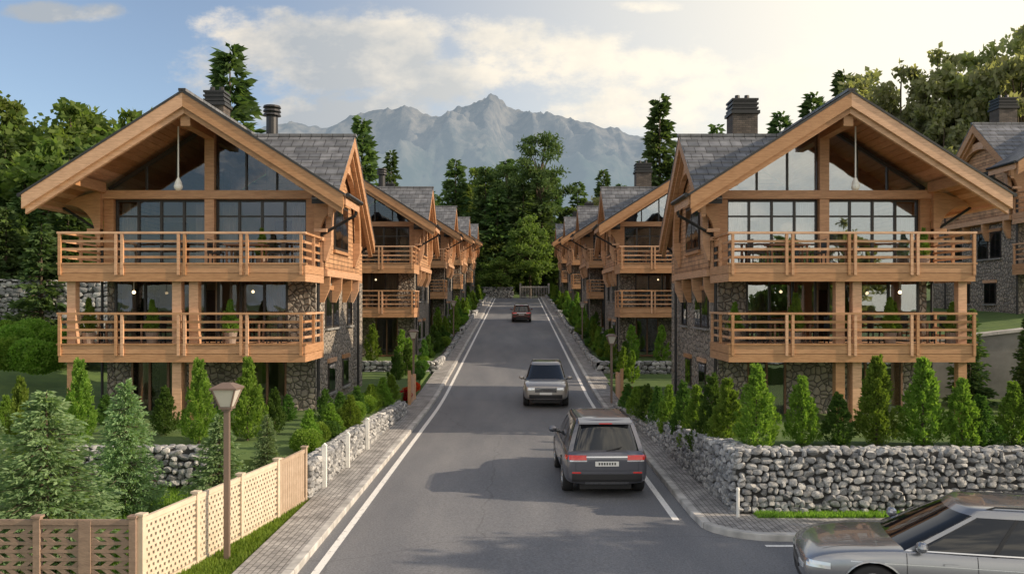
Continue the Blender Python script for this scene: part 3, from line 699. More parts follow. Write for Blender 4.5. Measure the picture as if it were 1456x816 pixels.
    for x,y,z in((1.1,4.0,4.9),(-2.2,1.4,4.85)):
        l.cyl((x,y,z+.06),(x,y,z+.5),.012,None,5,0);l.sphere((x,y,z),.06,2)
    P['pendant_lamps']=(l,[WHITEG,WHITEG,LAMPG])
    d=MB(sx);d.tube([(5.3,2.35,zt(5.3)-.1),(5.25,2.4,7.6),(4.0,2.45,6.9),(3.9,2.5,6.6),(3.9,2.5,-.3)],.055,8,0)
    d.tube([(-5.3,2.5,zt(5.3)-.1),(-4.2,2.6,7.2),(-3.9,2.65,6.9),(-3.9,2.65,-.3)],.05,8,0)
    d.tube([(4.62,10.0,7.2),(3.95,9.9,6.6),(3.95,9.9,-.3)],.055,8,0)
    P['downpipes']=(d,[DARK])
    ch=MB(sx)
    def brickchim(x,y,zb,ztp,w_):
        ch.box(x-w_,x+w_,y-w_,y+w_,zb,ztp-.75,0);ch.box(x-w_-.08,x+w_+.08,y-w_-.08,y+w_+.08,ztp-.75,ztp-.62,1)
        for i in range(3): ch.box(x-w_+.02,x+w_-.02,y-w_+.02,y+w_-.02,ztp-.62+i*.18,ztp-.55+i*.18,1);ch.box(x-w_-.03,x+w_+.03,y-w_-.03,y+w_+.03,ztp-.55+i*.18,ztp-.47+i*.18,1)
        for dx in(-.2,.2): ch.cyl((x+dx,y,ztp-.1),(x+dx,y,ztp+.12),.12,.1,8,1)
    if sx>0:
        brickchim(-2.0,9,8,13.7,.42)
        ch.cyl((1.1,6.5,9),(1.1,6.5,12.0),.23,None,14,1)
        for i in range(3): ch.cyl((1.1,6.5,12.03+i*.16),(1.1,6.5,12.11+i*.16),.36,.33,14,1)
    else: brickchim(1.5,8,9,13.1,.52)
    P['chimney']=(ch,[CHIM,DARK])
    return {k:v[0].mesh('chalet_'+k,v[1]) for k,v in P.items()}
HL=house_parts(1);HR=house_parts(-1)
def house(parts,x,y,z,rot=0):
    e=empty('timber_chalet',(x,y,z),(0,0,rot))
    for k,me in parts.items(): obj(k,me,e)
    return e
for i,yf in enumerate(HY):
    dx=11.0 if i==0 else 10.2
    z=0 if i==0 else prof(yf)+.35
    house(HL,-dx,yf,z);house(HR,dx,yf,z)
house(HR,30,42,3.4,0)

# ---------------------------------------------------------------- fences
LATT=M('pale_painted_timber',(.70,.59,.46),.65,col2=(.58,.47,.35),vs=4,bump=.2,bs=20)
FBR=M('fence_brown_timber',(.33,.23,.175),.7,col2=(.22,.15,.115),vs=4,bump=.3,bs=20,stretch=(1,1,3))
def lattice(name,p0,p1,z0,z1,mat,style=0,zt1=None):
    p0=Vector((p0[0],p0[1],0));p1=Vector((p1[0],p1[1],0));d=p1-p0;Ln=d.length;ang=math.atan2(d.y,d.x)
    e=empty(name,(p0.x,p0.y,0),(0,0,ang));mb=MB()
    npan=max(1,round(Ln/1.5));pw=Ln/npan
    for k in range(npan+1):
        mb.box(k*pw-.05,k*pw+.05,-.05,.05,z0-.1,z1+.04,0);mb.box(k*pw-.07,k*pw+.07,-.07,.07,z1+.041,z1+.075,0)
    for k in range(npan):
        a=k*pw+.052;b=(k+1)*pw-.052
        mb.box(a,b,-.03,.03,z1-.07,z1+.01,0);mb.box(a,b,-.03,.03,z0+.03,z0+.11,0)
        if style==0:
            n=11;h=(z1-.08-z0-.12)/n
            for r in range(n):
                zz=z0+.12+r*h;mb.box(a,b,-.016,.016,zz+h*.55,zz+h*.995,0)
                m_=int((b-a)/.12);st=(b-a)/m_
                for c in range(m_+1):
                    xc=a+(c+(.5 if r%2 else 0))*st
                    if xc>b-.03: continue
                    mb.box(max(a,xc-.035),min(b,xc+.035),-.013,.013,zz,zz+h*.548,0)
        elif style==1:
            n=8;h=(z1-.08-z0-.12)/n
            for r in range(n):
                zz=z0+.12+r*h;mb.box(a,b,-.016,.016,zz+h*.62,zz+h*.995,0)
                m_=int((b-a)/.2);st=(b-a)/m_
                for c in range(m_):
                    xc=a+(c+.5)*st;s_=.05 if r%2 else -.05
                    mb.prism([(xc-.055-s_,-.012,zz),(xc+.055-s_,-.012,zz),(xc+.055+s_,-.012,zz+h*.618),(xc-.055+s_,-.012,zz+h*.618)],(0,.024,0),0)
            mb.box((a+b)/2-.09,(a+b)/2+.09,-.04,-.018,z0,z1,0)
        else:
            m_=int((b-a)/.12);st=(b-a)/m_
            for c in range(m_): mb.box(a+c*st+.006,a+(c+1)*st-.006,-.012,.012,z0+.02,z1-.072,0)
    obj('fence_panels',mb.mesh(name,[mat]),e);return e
lattice('lattice_fence',(-5.72,13.0),(-4.95,17.6),.02,1.22,LATT,0)
lattice('board_fence',(-4.94,17.72),(-4.78,19.2),.02,1.2,M('weathered_boards',(.48,.37,.28),.7,col2=(.36,.27,.19),vs=5,bump=.2,bs=20),2)
lattice('timber_fence',(-16,12.95),(-5.82,12.95),.02,1.2,FBR,1)
WHT=M('white_painted_post',(.8,.79,.75),.5)
GREYP=M('grey_painted_steel',(.38,.37,.35),.5)
for (x,y,h) in((-4.58,20.3,1.0),(-4.5,22.7,.9),(-4.47,25.5,.9)):
    mb=MB();mb.box(-.05,.05,-.05,.05,0,h,0);mb.prism([(-.06,-.06,h+.001),(.06,-.06,h+.001),(0,-.06,h+.06)],(0,.12,0),0);obj('white_post',mb.mesh('post',[WHT]),None,(x,y,.1))
mb=MB();mb.cyl((0,0,0),(0,0,.55),.035,None,10,0);mb.cyl((0,0,.551),(0,0,.60),.045,.03,10,0);obj('white_bollard',mb.mesh('bol',[WHT]),None,(4.52,17.45,.12))
GW=woodmat('gate_timber',(.62,.38,.22),(.5,.29,.16))
for s,y in((-1,36.5),(1,37.5)):
    mb=MB()
    for i in range(4): mb.box(0,.06,i*.42,i*.42+.4,0,1.35-.1*i,0)
    mb.box(-.03,.1,-.1,-.002,0,1.5,0);mb.box(-.03,.1,1.68,1.78,0,1.2,0)
    obj('wooden_gate',mb.mesh('gate',[GW]),None,(s*4.6-.03,y,.1))
mb=MB()
for i in range(16): mb.box(i*.25,i*.25+.07,0,.05,0,2.0,0)
mb.box(-.1,4,-.03,-.002,.2,.35,0);mb.box(-.1,4,-.03,-.002,1.7,1.85,0);mb.box(-.4,-.12,-.15,.15,0,2.4,1);mb.box(4.0,4.3,-.15,.15,0,2.4,1)
obj('metal_gate',mb.mesh('gate',[GREYP,CONC]),None,(.8,133,5.1))

# ---------------------------------------------------------------- street lamps
POST=M('lamp_post_paint',(.20,.145,.115),.5,metal=.2)
LG=M('lantern_glass',(.6,.57,.5),.25)
def street_lamp():
    mb=MB();mb.box(-.1,.1,-.1,.1,0,.05,0);mb.box(-.045,.045,-.045,.045,.05,2.62,0);mb.box(-.07,.07,-.07,.07,2.62,2.66,0)
    a,b=.09,.19;z0,z1=2.70,3.0
    mb.hexa([(-a,-a,z0),(a,-a,z0),(a,a,z0),(-a,a,z0),(-b,-b,z1),(b,-b,z1),(b,b,z1),(-b,b,z1)],1)
    mb.box(-.11,.11,-.11,.11,2.661,2.699,0)
    for x in(-1,1):
        for y in(-1,1): mb.beam((x*(a+.008),y*(a+.008),z0),(x*(b+.008),y*(b+.008),z1),.022,.022,0)
    mb.box(-.23,.23,-.23,.23,3.001,3.03,0)
    mb.hexa([(-.23,-.23,3.031),(.23,-.23,3.031),(.23,.23,3.031),(-.23,.23,3.031),(-.08,-.08,3.11),(.08,-.08,3.11),(.08,.08,3.11),(-.08,.08,3.11)],0)
    return mb.mesh('street_lamp',[POST,LG])
SLM=street_lamp()
for x,y in((-5.03,14.8),(-4.85,40),(4.1,37)): obj('street_lamp',SLM,None,(x,y,prof(y)))
obj('street_lamp',SLM,None,(-4.9,66,prof(66)));obj('street_lamp',SLM,None,(4.9,64,prof(64)))

# ---------------------------------------------------------------- cars
PLASTIC=M('black_trim',(.022,.022,.024),.5)
TYRE=M('tyre_rubber',(.025,.025,.026),.8,bump=.2,bs=60)
RIM=M('alloy_rim',(.6,.61,.63),.25,metal=.9)
CGL=M('car_glass',(.012,.014,.017),.03,spec=.6,coat=.3)
CHR=M('chrome_trim',(.75,.75,.77),.15,metal=1)
RED=M('tail_light_red',(.4,.012,.012),.15,coat=1,emit=(1,.05,.03),es=.15)
HEAD=M('headlight_lens',(.8,.83,.85),.08,metal=.4,coat=1)
PLATE=M('licence_plate',(.8,.8,.77),.4)
PTXT=M('plate_text',(.05,.05,.05),.5)
def wheel_mesh():
    mb=MB();n=36
    prof_=[(.0,.10),(.22,.105),(.262,.115),(.27,.125),(.345,.13),(.368,.11),(.378,.06),(.378,-.06),(.368,-.11),(.3,-.125),(.1,-.12)]
    vs=[];tp=prof_[3:10]
    for i in range(n):
        t=2*math.pi*i/n
        for r,y in tp: vs.append((r*math.cos(t),y,r*math.sin(t)))
    k=len(tp);fs=[(i*k+j,i*k+j+1,((i+1)%n)*k+j+1,((i+1)%n)*k+j) for i in range(n) for j in range(k-1)]
    mb.add(vs,fs,0)
    vs=[];tp=[(.272,.122),(.262,.128),(.25,.118),(.24,.03),(.05,.02),(.0,.02)];k=len(tp)
    for i in range(n):
        t=2*math.pi*i/n
        for r,y in tp: vs.append((r*math.cos(t),y,r*math.sin(t)))
    fs=[(i*k+j,i*k+j+1,((i+1)%n)*k+j+1,((i+1)%n)*k+j) for i in range(n) for j in range(k-1)]
    o0=len(mb.f);mb.add(vs,fs,1)
    for q in range(len(fs)):
        if q%(k-1)>=2: mb.m[o0+q]=2
    for i in range(10):
        t=2*math.pi*(i//2)/5+(-.16 if i%2 else .16)
        t0=2*math.pi*(i//2)/5+(-.05 if i%2 else .05)
        mb.beam((.04*math.cos(t0),.105,.04*math.sin(t0)),(.262*math.cos(t),.112,.262*math.sin(t)),.03,.03,1,up=(0,1,0))
    mb.cyl((0,.06,0),(0,.128,0),.06,.05,14,1)
    return mb.mesh('wheel',[TYRE,RIM,PLASTIC],True)
WHEEL=wheel_mesh()
def make_car(name,kind,paint,loc,rotz,wb=(1.44,-1.42)):
    e=empty(name,loc,(0,0,rotz))
    if kind=='suv':
        st=[(-2.40,.46,.88,.80),(-2.37,.36,.99,.89),(-2.25,.31,1.08,.95),(-1.9,.27,1.10,.97),(-1.42,.26,1.10,.99),(-.7,.25,1.08,.97),(0,.25,1.07,.97),(.7,.25,1.07,.97),(1.05,.26,1.09,.975),(1.44,.27,1.07,.985),(1.9,.28,1.03,.955),(2.2,.30,.96,.90),(2.36,.36,.88,.82),(2.42,.46,.78,.72)]
        belt=1.05;roof=1.78;gx=(-2.26,1.22);rx=(-1.98,.30);hb=.90;hr=.68
    else:
        st=[(-2.45,.42,.84,.76),(-2.40,.34,.96,.87),(-2.25,.28,1.03,.94),(-1.9,.25,1.04,.965),(-1.42,.24,1.03,.985),(-.7,.23,1.01,.96),(0,.23,1.0,.96),(.7,.23,.995,.96),(1.05,.24,1.0,.965),(1.44,.25,.98,.98),(1.8,.26,.945,.96),(2.1,.28,.885,.91),(2.32,.32,.79,.83),(2.42,.40,.67,.72)]
        belt=.985;roof=1.58;gx=(-2.25,1.25);rx=(-1.8,.22);hb=.89;hr=.67
    def ring(x,zb,zs,hw):
        h=[(0,zb),(.7*hw,zb),(.93*hw,zb+.05),(.985*hw,zb+.16),(1.0*hw,zb+(zs-zb)*.48),(1.005*hw,zb+(zs-zb)*.62),(.985*hw,zb+(zs-zb)*.80),(.955*hw,zs-.045),(.90*hw,zs-.008),(.6*hw,zs+.025),(.3*hw,zs+.035),(0,zs+.038)]
        full=h+[(-a,b) for a,b in h[-2:0:-1]]
        return [(x,a,b) for a,b in full]
    vs=[];k=22
    for s_ in st: vs+=ring(*s_)
    n=len(st);fs=[]
    for i in range(n-1):
        for j in range(k): fs.append((i*k+j,i*k+(j+1)%k,(i+1)*k+(j+1)%k,(i+1)*k+j))
    for i in (0,n-1):
        for j in range(k//2-1):
            a=i*k+j;b=i*k+j+1;c=i*k+(k-j-1)%k;d=i*k+(k-j)%k
            if j==0: fs.append((a,b,c) if i else (c,b,a))
            else: fs.append((a,b,c,d) if i else (d,c,b,a))
        a=i*k+k//2-1;b=i*k+k//2;c=i*k+k//2+1;fs.append((a,b,c) if i else (c,b,a))
    me=bpy.data.meshes.new('b');me.from_pydata(vs,[],fs)
    me.materials.append(paint);me.materials.append(PLASTIC)
    o=obj('body',me);sb=o.modifiers.new('s','SUBSURF');sb.levels=2;sb.render_levels=2
    dg=bpy.context.evaluated_depsgraph_get();dg.update()
    ev=o.evaluated_get(dg);tm=ev.to_mesh()
    bv=BVHTree.FromPolygons([v.co.copy() for v in tm.vertices],[tuple(p_.vertices) for p_ in tm.polygons])
    ev.to_mesh_clear()
    cm=MB()
    for ax in wb:
        for s_ in(-1,1): cm.cyl((ax,s_*.60,.38),(ax,s_*1.2,.38),.43,None,36,1)
    co=obj('cutter',cm.mesh('c',[paint,PLASTIC]))
    bo=o.modifiers.new('b','BOOLEAN');bo.operation='DIFFERENCE';bo.object=co;bo.solver='EXACT'
    dg=bpy.context.evaluated_depsgraph_get();dg.update()
    fin=bpy.data.meshes.new_from_object(o.evaluated_get(dg),depsgraph=dg)
    fin.polygons.foreach_set('use_smooth',[True]*len(fin.polygons))
    o.modifiers.clear();o.data=fin
    try: fin.set_sharp_from_angle(angle=R(35))
    except Exception: pass
    bpy.data.objects.remove(co);o.parent=e
    def py_(x,z,s_):
        h=bv.ray_cast(Vector((x,s_*2,z)),Vector((0,-s_,0)));return h[0].y if h[0] else s_*.9
    def px_(y,z,s_):
        h=bv.ray_cast(Vector((s_*4,y,z)),Vector((-s_,0,0)));return h[0].x if h[0] else s_*2.3
    def pz_(x,y):
        h=bv.ray_cast(Vector((x,y,3)),Vector((0,0,-1)));return h[0].z if h[0] else 1
    tr=MB()
    mats=[PLASTIC,CGL,CHR,RED,HEAD,PLATE,PTXT,paint]
    def pend(y0,y1,z0,z1,s_,m,off=.012,ny=10,nz=3,slant=0.):
        g=[];
        for j in range(nz+1):
            for i in range(ny+1):
                y=y0+(y1-y0)*i/ny;z=z0+(z1-z0)*j/nz+slant*abs(y);g.append((px_(y,z,s_)+s_*off,y,z))
        w_=ny+1;fs=[(j*w_+i,j*w_+i+1,(j+1)*w_+i+1,(j+1)*w_+i) for j in range(nz) for i in range(ny)]
        if s_<0: fs=[f[::-1] for f in fs]
        per=[i for i in range(w_)]+[j*w_+ny for j in range(1,nz+1)]+[nz*w_+i for i in range(ny-1,-1,-1)]+[j*w_ for j in range(nz-1,0,-1)]
        o_=len(g)
        for q in per: g.append((g[q][0]-s_*(off+.02),g[q][1],g[q][2]))
        L_=len(per)
        for q in range(L_): fs.append((per[q],o_+q,o_+(q+1)%L_,per[(q+1)%L_]))
        tr.add(g,fs,m)
    def pside(x0,x1,z0,z1,s_,m,off=.008,nx_=10,nz=2,sl=0.):
        g=[]
        for j in range(nz+1):
            for i in range(nx_+1):
                z=z0+(z1-z0)*j/nz;x=x0+(x1-x0)*i/nx_+sl*(z-z0);g.append((x,py_(x,z,s_)+s_*off,z))
        w_=nx_+1;fs=[(j*w_+i,j*w_+i+1,(j+1)*w_+i+1,(j+1)*w_+i) for j in range(nz) for i in range(nx_)]
        tr.add(g,fs,m)
    zb=.25 if kind=='suv' else .23
    for s_ in(-1,1):
        pside(-.92,.95,zb+.04,zb+.16,s_,0,.02,14)
        for x in(-.98 if kind=='suv' else -1.0,.08,1.0): pside(x-.005,x+.005,zb+.2,belt-.03,s_,0,.003,1,12)
        for x in(-.75,.32): pside(x,x+.2,belt-.17,belt-.14,s_,2 if kind=='suv' else 7,.03,4,1)
        pside(-.9,.92,zb+.30,zb+.312,s_,0,.003,14,1)
        for ax in wb:
            pr=[];m_=22
            for i in range(m_+1):
                a=math.pi*(-.04+1.08*i/m_)
                for r_ in(.428,.475 if kind=='suv' else .45):
                    x=ax+r_*math.cos(a);z=.38+r_*math.sin(a);pr.append((x,py_(x,max(z,zb+.03),s_)+s_*(.012 if r_>.44 else .016),z))
            tr.add(pr,[(2*i,2*i+1,2*i+3,2*i+2) for i in range(m_)],0 if kind=='suv' else 7)
    zr=0 if kind=='suv' else -.07
    pend(-.80,.80,.40,.58+zr,-1,0,.02,14,3)
    pend(-.5,.5,.34,.40,-1,2,.03,10,1)
    for s_ in(-1,1):
        a,b=sorted((s_*.87,s_*.47));pend(a,b,.90+zr,1.005+zr,-1,3,.012,8,3);pend(a*.98,b*.98,.865+zr,.895+zr,-1,4,.016,8,1)
        a,b=sorted((s_*.80,s_*.60));pend(a,b,.60+zr,.63+zr,-1,3,.024,3,1)
        pside(-2.30,-2.06,.90+zr,.99+zr,s_,3,.008,5,2)
    pend(-.47,.47,.955+zr,.985+zr,-1,2,.012,8,1)
    pend(-.27,.27,.76+zr,.87+zr,-1,5,.014,6,2)
    for i in range(7): pend(-.2+i*.06,-.165+i*.06,.79+zr,.845+zr,-1,6,.018,1,1)
    pend(-.72,-.715,.62,1.0+zr,-1,0,.004,1,6);pend(.715,.72,.62,1.0+zr,-1,0,.004,1,6);pend(-.72,.72,.655,.662,-1,0,.004,12,1)
    if kind=='suv':
        pend(-.45,.45,.66,.86,1,0,.012,12,3);
        for i in range(4): pend(-.43,.43,.68+i*.05,.69+i*.05,1,2,.018,10,1)
        pend(-.78,-.48,.74,.86,1,4,.014,8,3);pend(.48,.78,.74,.86,1,4,.014,8,3)
        pend(-.70,.70,.40,.56,1,0,.014,12,3);pend(-.26,.26,.56,.66,1,5,.018,5,2);pend(-.45,.45,.36,.41,1,2,.03,10,1)
    else:
        pend(-.66,.66,.36,.47,1,0,.012,12,3);pend(-.40,.40,.52,.64,1,0,.012,12,3);
        pend(-.38,.38,.57,.577,1,2,.018,10,1);pend(-.38,.38,.605,.612,1,2,.018,10,1)
        for s_ in(-1,1):
            a,b=sorted((s_*.70,s_*.44));pend(a,b,.60,.67,1,4,.012,8,2)
            pside(2.02,2.34,.66,.75,s_,4,.010,8,2);pside(2.10,2.32,.40,.50,s_,0,.010,6,2)
            pside(-1.0,1.0,zb+.20,zb+.22,s_,2,.012,14,1)
            pside(-1.9,1.75,.80,.806,s_,2,.006,24,1)
    for s_ in(-1,1):
        g=[];
        for i in range(9):
            x=1.25+(2.1-1.25)*i/8;y=s_*(.72-.06*i/8)
            for dy in(0,.008): g.append((x,y+s_*dy,pz_(x,y+s_*dy)+.003))
        tr.add(g,[(2*i,2*i+1,2*i+3,2*i+2) for i in range(8)],0)
    gm=MB();lev=[0,.25,.5,.75,.93];NF,NS=8,14
    def outline(t):
        tt=t;xr=gx[0]+(rx[0]-gx[0])*tt;xf=gx[1]+(rx[1]-gx[1])*tt
        hw=hb+(hr-hb)*(tt**1.15);z=belt-.02+(roof-.05-belt)*tt
        pts=[]
        for i in range(NF+1):
            y=-hw+2*hw*i/NF;u=y/hw;pts.append((xf-.20*abs(u)**2.6,y*(.985),z))
        for i in range(1,NS):
            s_=i/NS;x=(xf-.20)+((xr+.10)-(xf-.20))*s_;pts.append((x,hw*(.985+.03*math.sin(math.pi*s_)),z))
        for i in range(NF+1):
            y=hw-2*hw*i/NF;u=y/hw;pts.append((xr+.10*abs(u)**2.6,y*.975,z))
        for i in range(1,NS):
            s_=1-i/NS;x=(xf-.20)+((xr+.10)-(xf-.20))*s_;pts.append((x,-hw*(.985+.03*math.sin(math.pi*s_)),z))
        return pts
    rings=[outline(t) for t in lev]
    top=outline(1.0);cx=sum(q[0] for q in top)/len(top)
    def shrink(pts,f,dz): return [(cx+(q[0]-cx)*f,q[1]*f,roof-.05+dz) for q in pts]
    rings+= [shrink(top,.985,.012),shrink(top,.93,.034),shrink(top,.75,.05),shrink(top,.4,.056)]
    kk=len(rings[0]);vs=[q for r_ in rings for q in r_];fs=[];mi=[]
    for i in range(len(rings)-1):
        for j in range(kk):
            fs.append((i*kk+j,i*kk+(j+1)%kk,(i+1)*kk+(j+1)%kk,(i+1)*kk+j));mi.append(1 if i<4 else 7)
    fs.append(tuple((len(rings)-1)*kk+j for j in range(kk)));mi.append(7)
    gm.v=list(vs);gm.f=fs;gm.m=mi
    obj('cabin_glass_and_roof',gm.mesh('cabin',mats,True),e)
    def sp(s_,t,sd,off=.01):
        ol=outline(t)
        idx0=NF+s_*NS;i0=int(idx0);f=idx0-i0;a=ol[i0];b=ol[min(i0+1,len(ol)-1)]
        x=a[0]+(b[0]-a[0])*f;y=a[1]+(b[1]-a[1])*f
        return (x,sd*(abs(y)+off),a[2])
    for sd in(-1,1):
        for a0,a1,b0,b1,m in ((0,.035,0,.05,7),(.36,.38,.31,.335,0),(.66,.68,.67,.70,0),(.90,1.0,.88,1.0,7)):
            g=[]
            for i in range(7):
                t=i/6*.95;g+=[sp(a0+(b0-a0)*t,t,sd),sp((a1+(b1-a1)*t)*.9999,t,sd)]
            tr.add(g,[(2*i,2*i+1,2*i+3,2*i+2) for i in range(6)],m)
        for t0,t1,m,off in((.9,1.0,7,.012),(0.03,.06,2,.014)):
            g=[]
            for i in range(21):
                s_=i/20*.9999;g+=[sp(s_,t0,sd,off),sp(s_,t1,sd,off)]
            tr.add(g,[(2*i,2*i+1,2*i+3,2*i+2) for i in range(20)],m)
        mx=gx[1]-.42;my=sd*(hb+.16)
        tr.sphere((mx,my,belt+.10),.115,7,12,8,(.7,1.0,.72));tr.beam((mx,sd*(hb-.04),belt+.02),(mx,my,belt+.06),.06,.04,0)
        rz=roof+.015;ry=hr-.05
        tr.tube([(rx[0]+.15,sd*ry,roof-.03),(rx[0]+.25,sd*ry,rz),(rx[1]-.45,sd*ry,rz),(rx[1]-.32,sd*ry,roof-.03)],.012,6,0)
    xr=rx[0]
    tr.hexa([(xr-.14,-hr*.93,roof-.10),(xr+.25,-hr*.93,roof-.03),(xr+.25,hr*.93,roof-.03),(xr-.14,hr*.93,roof-.10),(xr-.13,-hr*.9,roof-.065),(xr+.25,-hr*.9,roof+.004),(xr+.25,hr*.9,roof+.004),(xr-.13,hr*.9,roof-.065)],7)
    tr.box(xr-.145,xr-.141,-.15,.15,roof-.095,roof-.075,3)
    for sd in(-1,1):
        g=[]
        for i in range(6):
            t=i/5*.93;ol=outline(t);c0=ol[NF+NS];c1=ol[NF+NS+1]
            for q in(c0,((c0[0]+c1[0])/2,(c0[1]+c1[1])/2,c0[2])): g.append((q[0]-.012,sd*abs(q[1])+sd*.002,q[2]))
        tr.add(g,[(2*i,2*i+1,2*i+3,2*i+2) for i in range(5)],7)
    tr.beam((gx[0]-.02,0,belt+.04),(gx[0]+.0,-.35,belt+.12),.02,.015,0)
    tr.box(-2.1,2.1,-.6,.6,.18,.3,0)
    obj('trim_and_lights',tr.mesh('trim',mats),e)
    for ax in wb:
        for s_ in(-1,1):
            obj('wheel',WHEEL,e,(ax,s_*.84,.378),(0,0,0 if s_>0 else math.pi),(1,1,1))
    return e
def paintm(n,c,met=.5,r=.3): return M(n,c,r,metal=met,coat=1.0)
make_car('grey_suv','suv',paintm('grey_car_paint',(.12,.125,.15)),(2.02,21.9,.0),R(91))
make_car('silver_suv','suv',paintm('silver_car_paint',(.44,.41,.38)),(1.3,38.3,.06),R(-92))
make_car('dark_red_suv','suv',paintm('dark_red_car_paint',(.14,.07,.06)),(.45,86,prof(86)+.0),R(90)).rotation_euler=(0,-.055,R(90))
make_car('silver_estate_car','estate',paintm('silver_metallic_car_paint',(.36,.365,.38),.7,.25),(6.7,12.75,.0),R(167))

# ---------------------------------------------------------------- planting
TH=ME_TH
def th(px,Yd,pytop,base,name='thuja_tree',k=None,wid=1.):
    z=base;h=PZ(pytop,Yd)-z;me=TH[k if k is not None else random.randrange(3)]
    H0={TH[0]:3.0,TH[1]:2.7,TH[2]:2.6}[me];s=h/H0
    w=max(.6,s)*wid
    obj(name,me,None,(PX(px,Yd),Yd,z),(0,0,random.random()*6),(w,w,s))
def sp_(px,Yd,pytop,base,k,w=1.):
    h=PZ(pytop,Yd)-base;s=h/(2.9 if k==0 else 2.6)
    obj('young_spruce_tree',ME_SP[k],None,(PX(px,Yd),Yd,base),(0,0,random.random()*6),(s*w,s*w,s))
sp_(66,14.8,556,0,0,1.08);sp_(312,18.2,590,0,1,.95);sp_(178,18.4,540,0,0,.72);sp_(380,20.2,590,.1,1,.7);sp_(-15,17.5,590,0,1,1)
for px,Yd,pt,k,w in((30,20,533,0,.7),(113,23,508,0,.9),(235,25,548,2,1.1),(283,23.5,508,0,.95),(352,24,505,1,.9),(390,25,550,2,1.),(440,22.5,580,1,.9),(8,24,560,1,.9),(60,27,575,2,1.),(150,27,560,2,1.),(320,27,545,2,.9),(410,28,560,2,.9)):
    th(px,Yd,pt,.62 if Yd>21 else 0,k=k,wid=w)
for px,Yd,pt,k in((462,27,552,2),(484,28,556,2),(508,29,548,2),(528,30.5,545,1),(545,32,535,1),(556,33.5,532,0),(498,26,560,1),(470,25,572,1)):
    th(px,Yd,pt,.6,k=k)
for i,(px,pt,k) in enumerate(((1075,515,1),(1140,532,1),(1247,503,0),(1312,505,1),(1368,535,1),(1395,560,2),(1440,540,1),(1192,557,2),(1480,530,0))):
    th(px,18.8+random.random()*.5,pt,1.28,k=k,wid=1.1)
for px,Yd,pt,k in((1035,20.5,535,1),(1012,21.5,530,2),(990,22.8,545,1),(972,24,540,2),(952,25.5,545,1),(936,27,548,2),(920,28.5,545,2),(905,30,548,1),(892,32,545,2)):
    th(px,Yd,pt,.5,k=k)
for i in range(16):
    t=i/15;put('shrub',ME_BUSH[i%2],-5.3-.3*random.random(),22+t*12,.45+.25*random.random(),.6)
for i in range(14):
    put('shrub',ME_BUSH[i%2],5.2+.3*random.random(),24+i*.95,.45+.2*random.random(),.5)
for px,py,Yd in((8,500,33),(35,502,33),(60,505,33),(12,470,38),(45,468,38),(70,478,38),(20,480,35)):
    put('clipped_shrub',ME_BUSH[0],PX(px,Yd),Yd,1.25,PZ(py+25,Yd))
for x,y,s_ in((17.6,33.2,.24),(19.3,32.2,.2),(20.8,33.5,.27),(22.6,31.5,.22),(18.4,30.6,.16)):
    put('young_conifer_tree',random.choice(ME_CON),x,y,s_,.4)
for yf in HY[1:]+[139]:
    for s in(-1,1):
        z0=prof(yf)+.35
        for i in range(4):
            y=yf-8.5+i*1.5
            put('thuja_tree',random.choice(ME_THL),s*(5.5+random.random()*.6),y+random.random()*.5,.45+.25*random.random(),prof(y)+.2)
        for i in range(5):
            put('thuja_tree',random.choice(ME_THL),s*(5.3+random.random()*.3),yf-1.5+i*3.0,.5+.3*random.random(),z0)
        for i in range(4):
            put('thuja_tree',random.choice(ME_THL),s*(6.6+i*1.7),yf-2,.5+.3*random.random(),z0)
        for i in range(6):
            put('shrub',random.choice(ME_BUSH),s*(5.0+random.random()*.4),yf-8+i*3.2,.5+.25*random.random(),max(prof(yf-8+i*3.2)+.3,z0 if i>2 else 0))
POT=M('clay_pot',(.3,.24,.2),.7)
mb=MB();mb.cyl((0,0,0),(0,0,.4),.16,.22,14,0);POTM=mb.mesh('pot',[POT])
for x,y,z,s in((9.4,28.8,3.1,.48),(12.6,28.8,3.1,.48),(14.6,28.6,3.1,.42),(-14.4,28.7,3.1,.42),(-9.0,30.1,5.75,.36),(-9.7,28.9,3.1,.45),(-12.4,29.0,3.1,.40),(7.7,30.1,3.1,.42),(14.3,30.0,5.75,.36)):
    e=empty('potted_shrub',(x,y,z));obj('pot',POTM,e);obj('foliage',random.choice(TH[:2]),e,(0,0,.32),(0,0,0),(s,s,s))
def big(name,me,H0,px,Yd,pt,w=1.):
    X_=PX(px,Yd);zb=float(gz(X_,Yd));h=PZ(pt,Yd)-zb;s=h/H0
    obj(name,me,None,(X_,Yd,zb),(0,0,random.random()*6),(s*w,s*w,s))
big('spruce_tree',ME_CON[0],18,327,47,68,1.0);big('spruce_tree',ME_CON[0],18,515,70,168,.95);big('spruce_tree',ME_CON[0],18,938,70,138,.9)
big('spruce_tree',ME_CON[1],16,488,90,195,.9);big('spruce_tree',ME_CON[0],18,1018,72,178,.8);big('spruce_tree',ME_CON[0],18,556,112,215,.8)
fo=empty('distant_forest')
def F_(me,H0,px,Yd,pt,w=1.):
    X_=PX(px,Yd);zb=float(gz(X_,Yd))-.3;s=(PZ(pt,Yd)-zb)/H0
    obj('tree',me,fo,(X_,Yd,zb),(0,0,random.random()*6),(s*w,s*w,s))
HT={ME_CON[0]:18,ME_CON[1]:16,ME_PINE[0]:17,ME_BRO[0]:13,ME_BRO[1]:15,ME_HAZ[0]:16,ME_HAZ[1]:14}
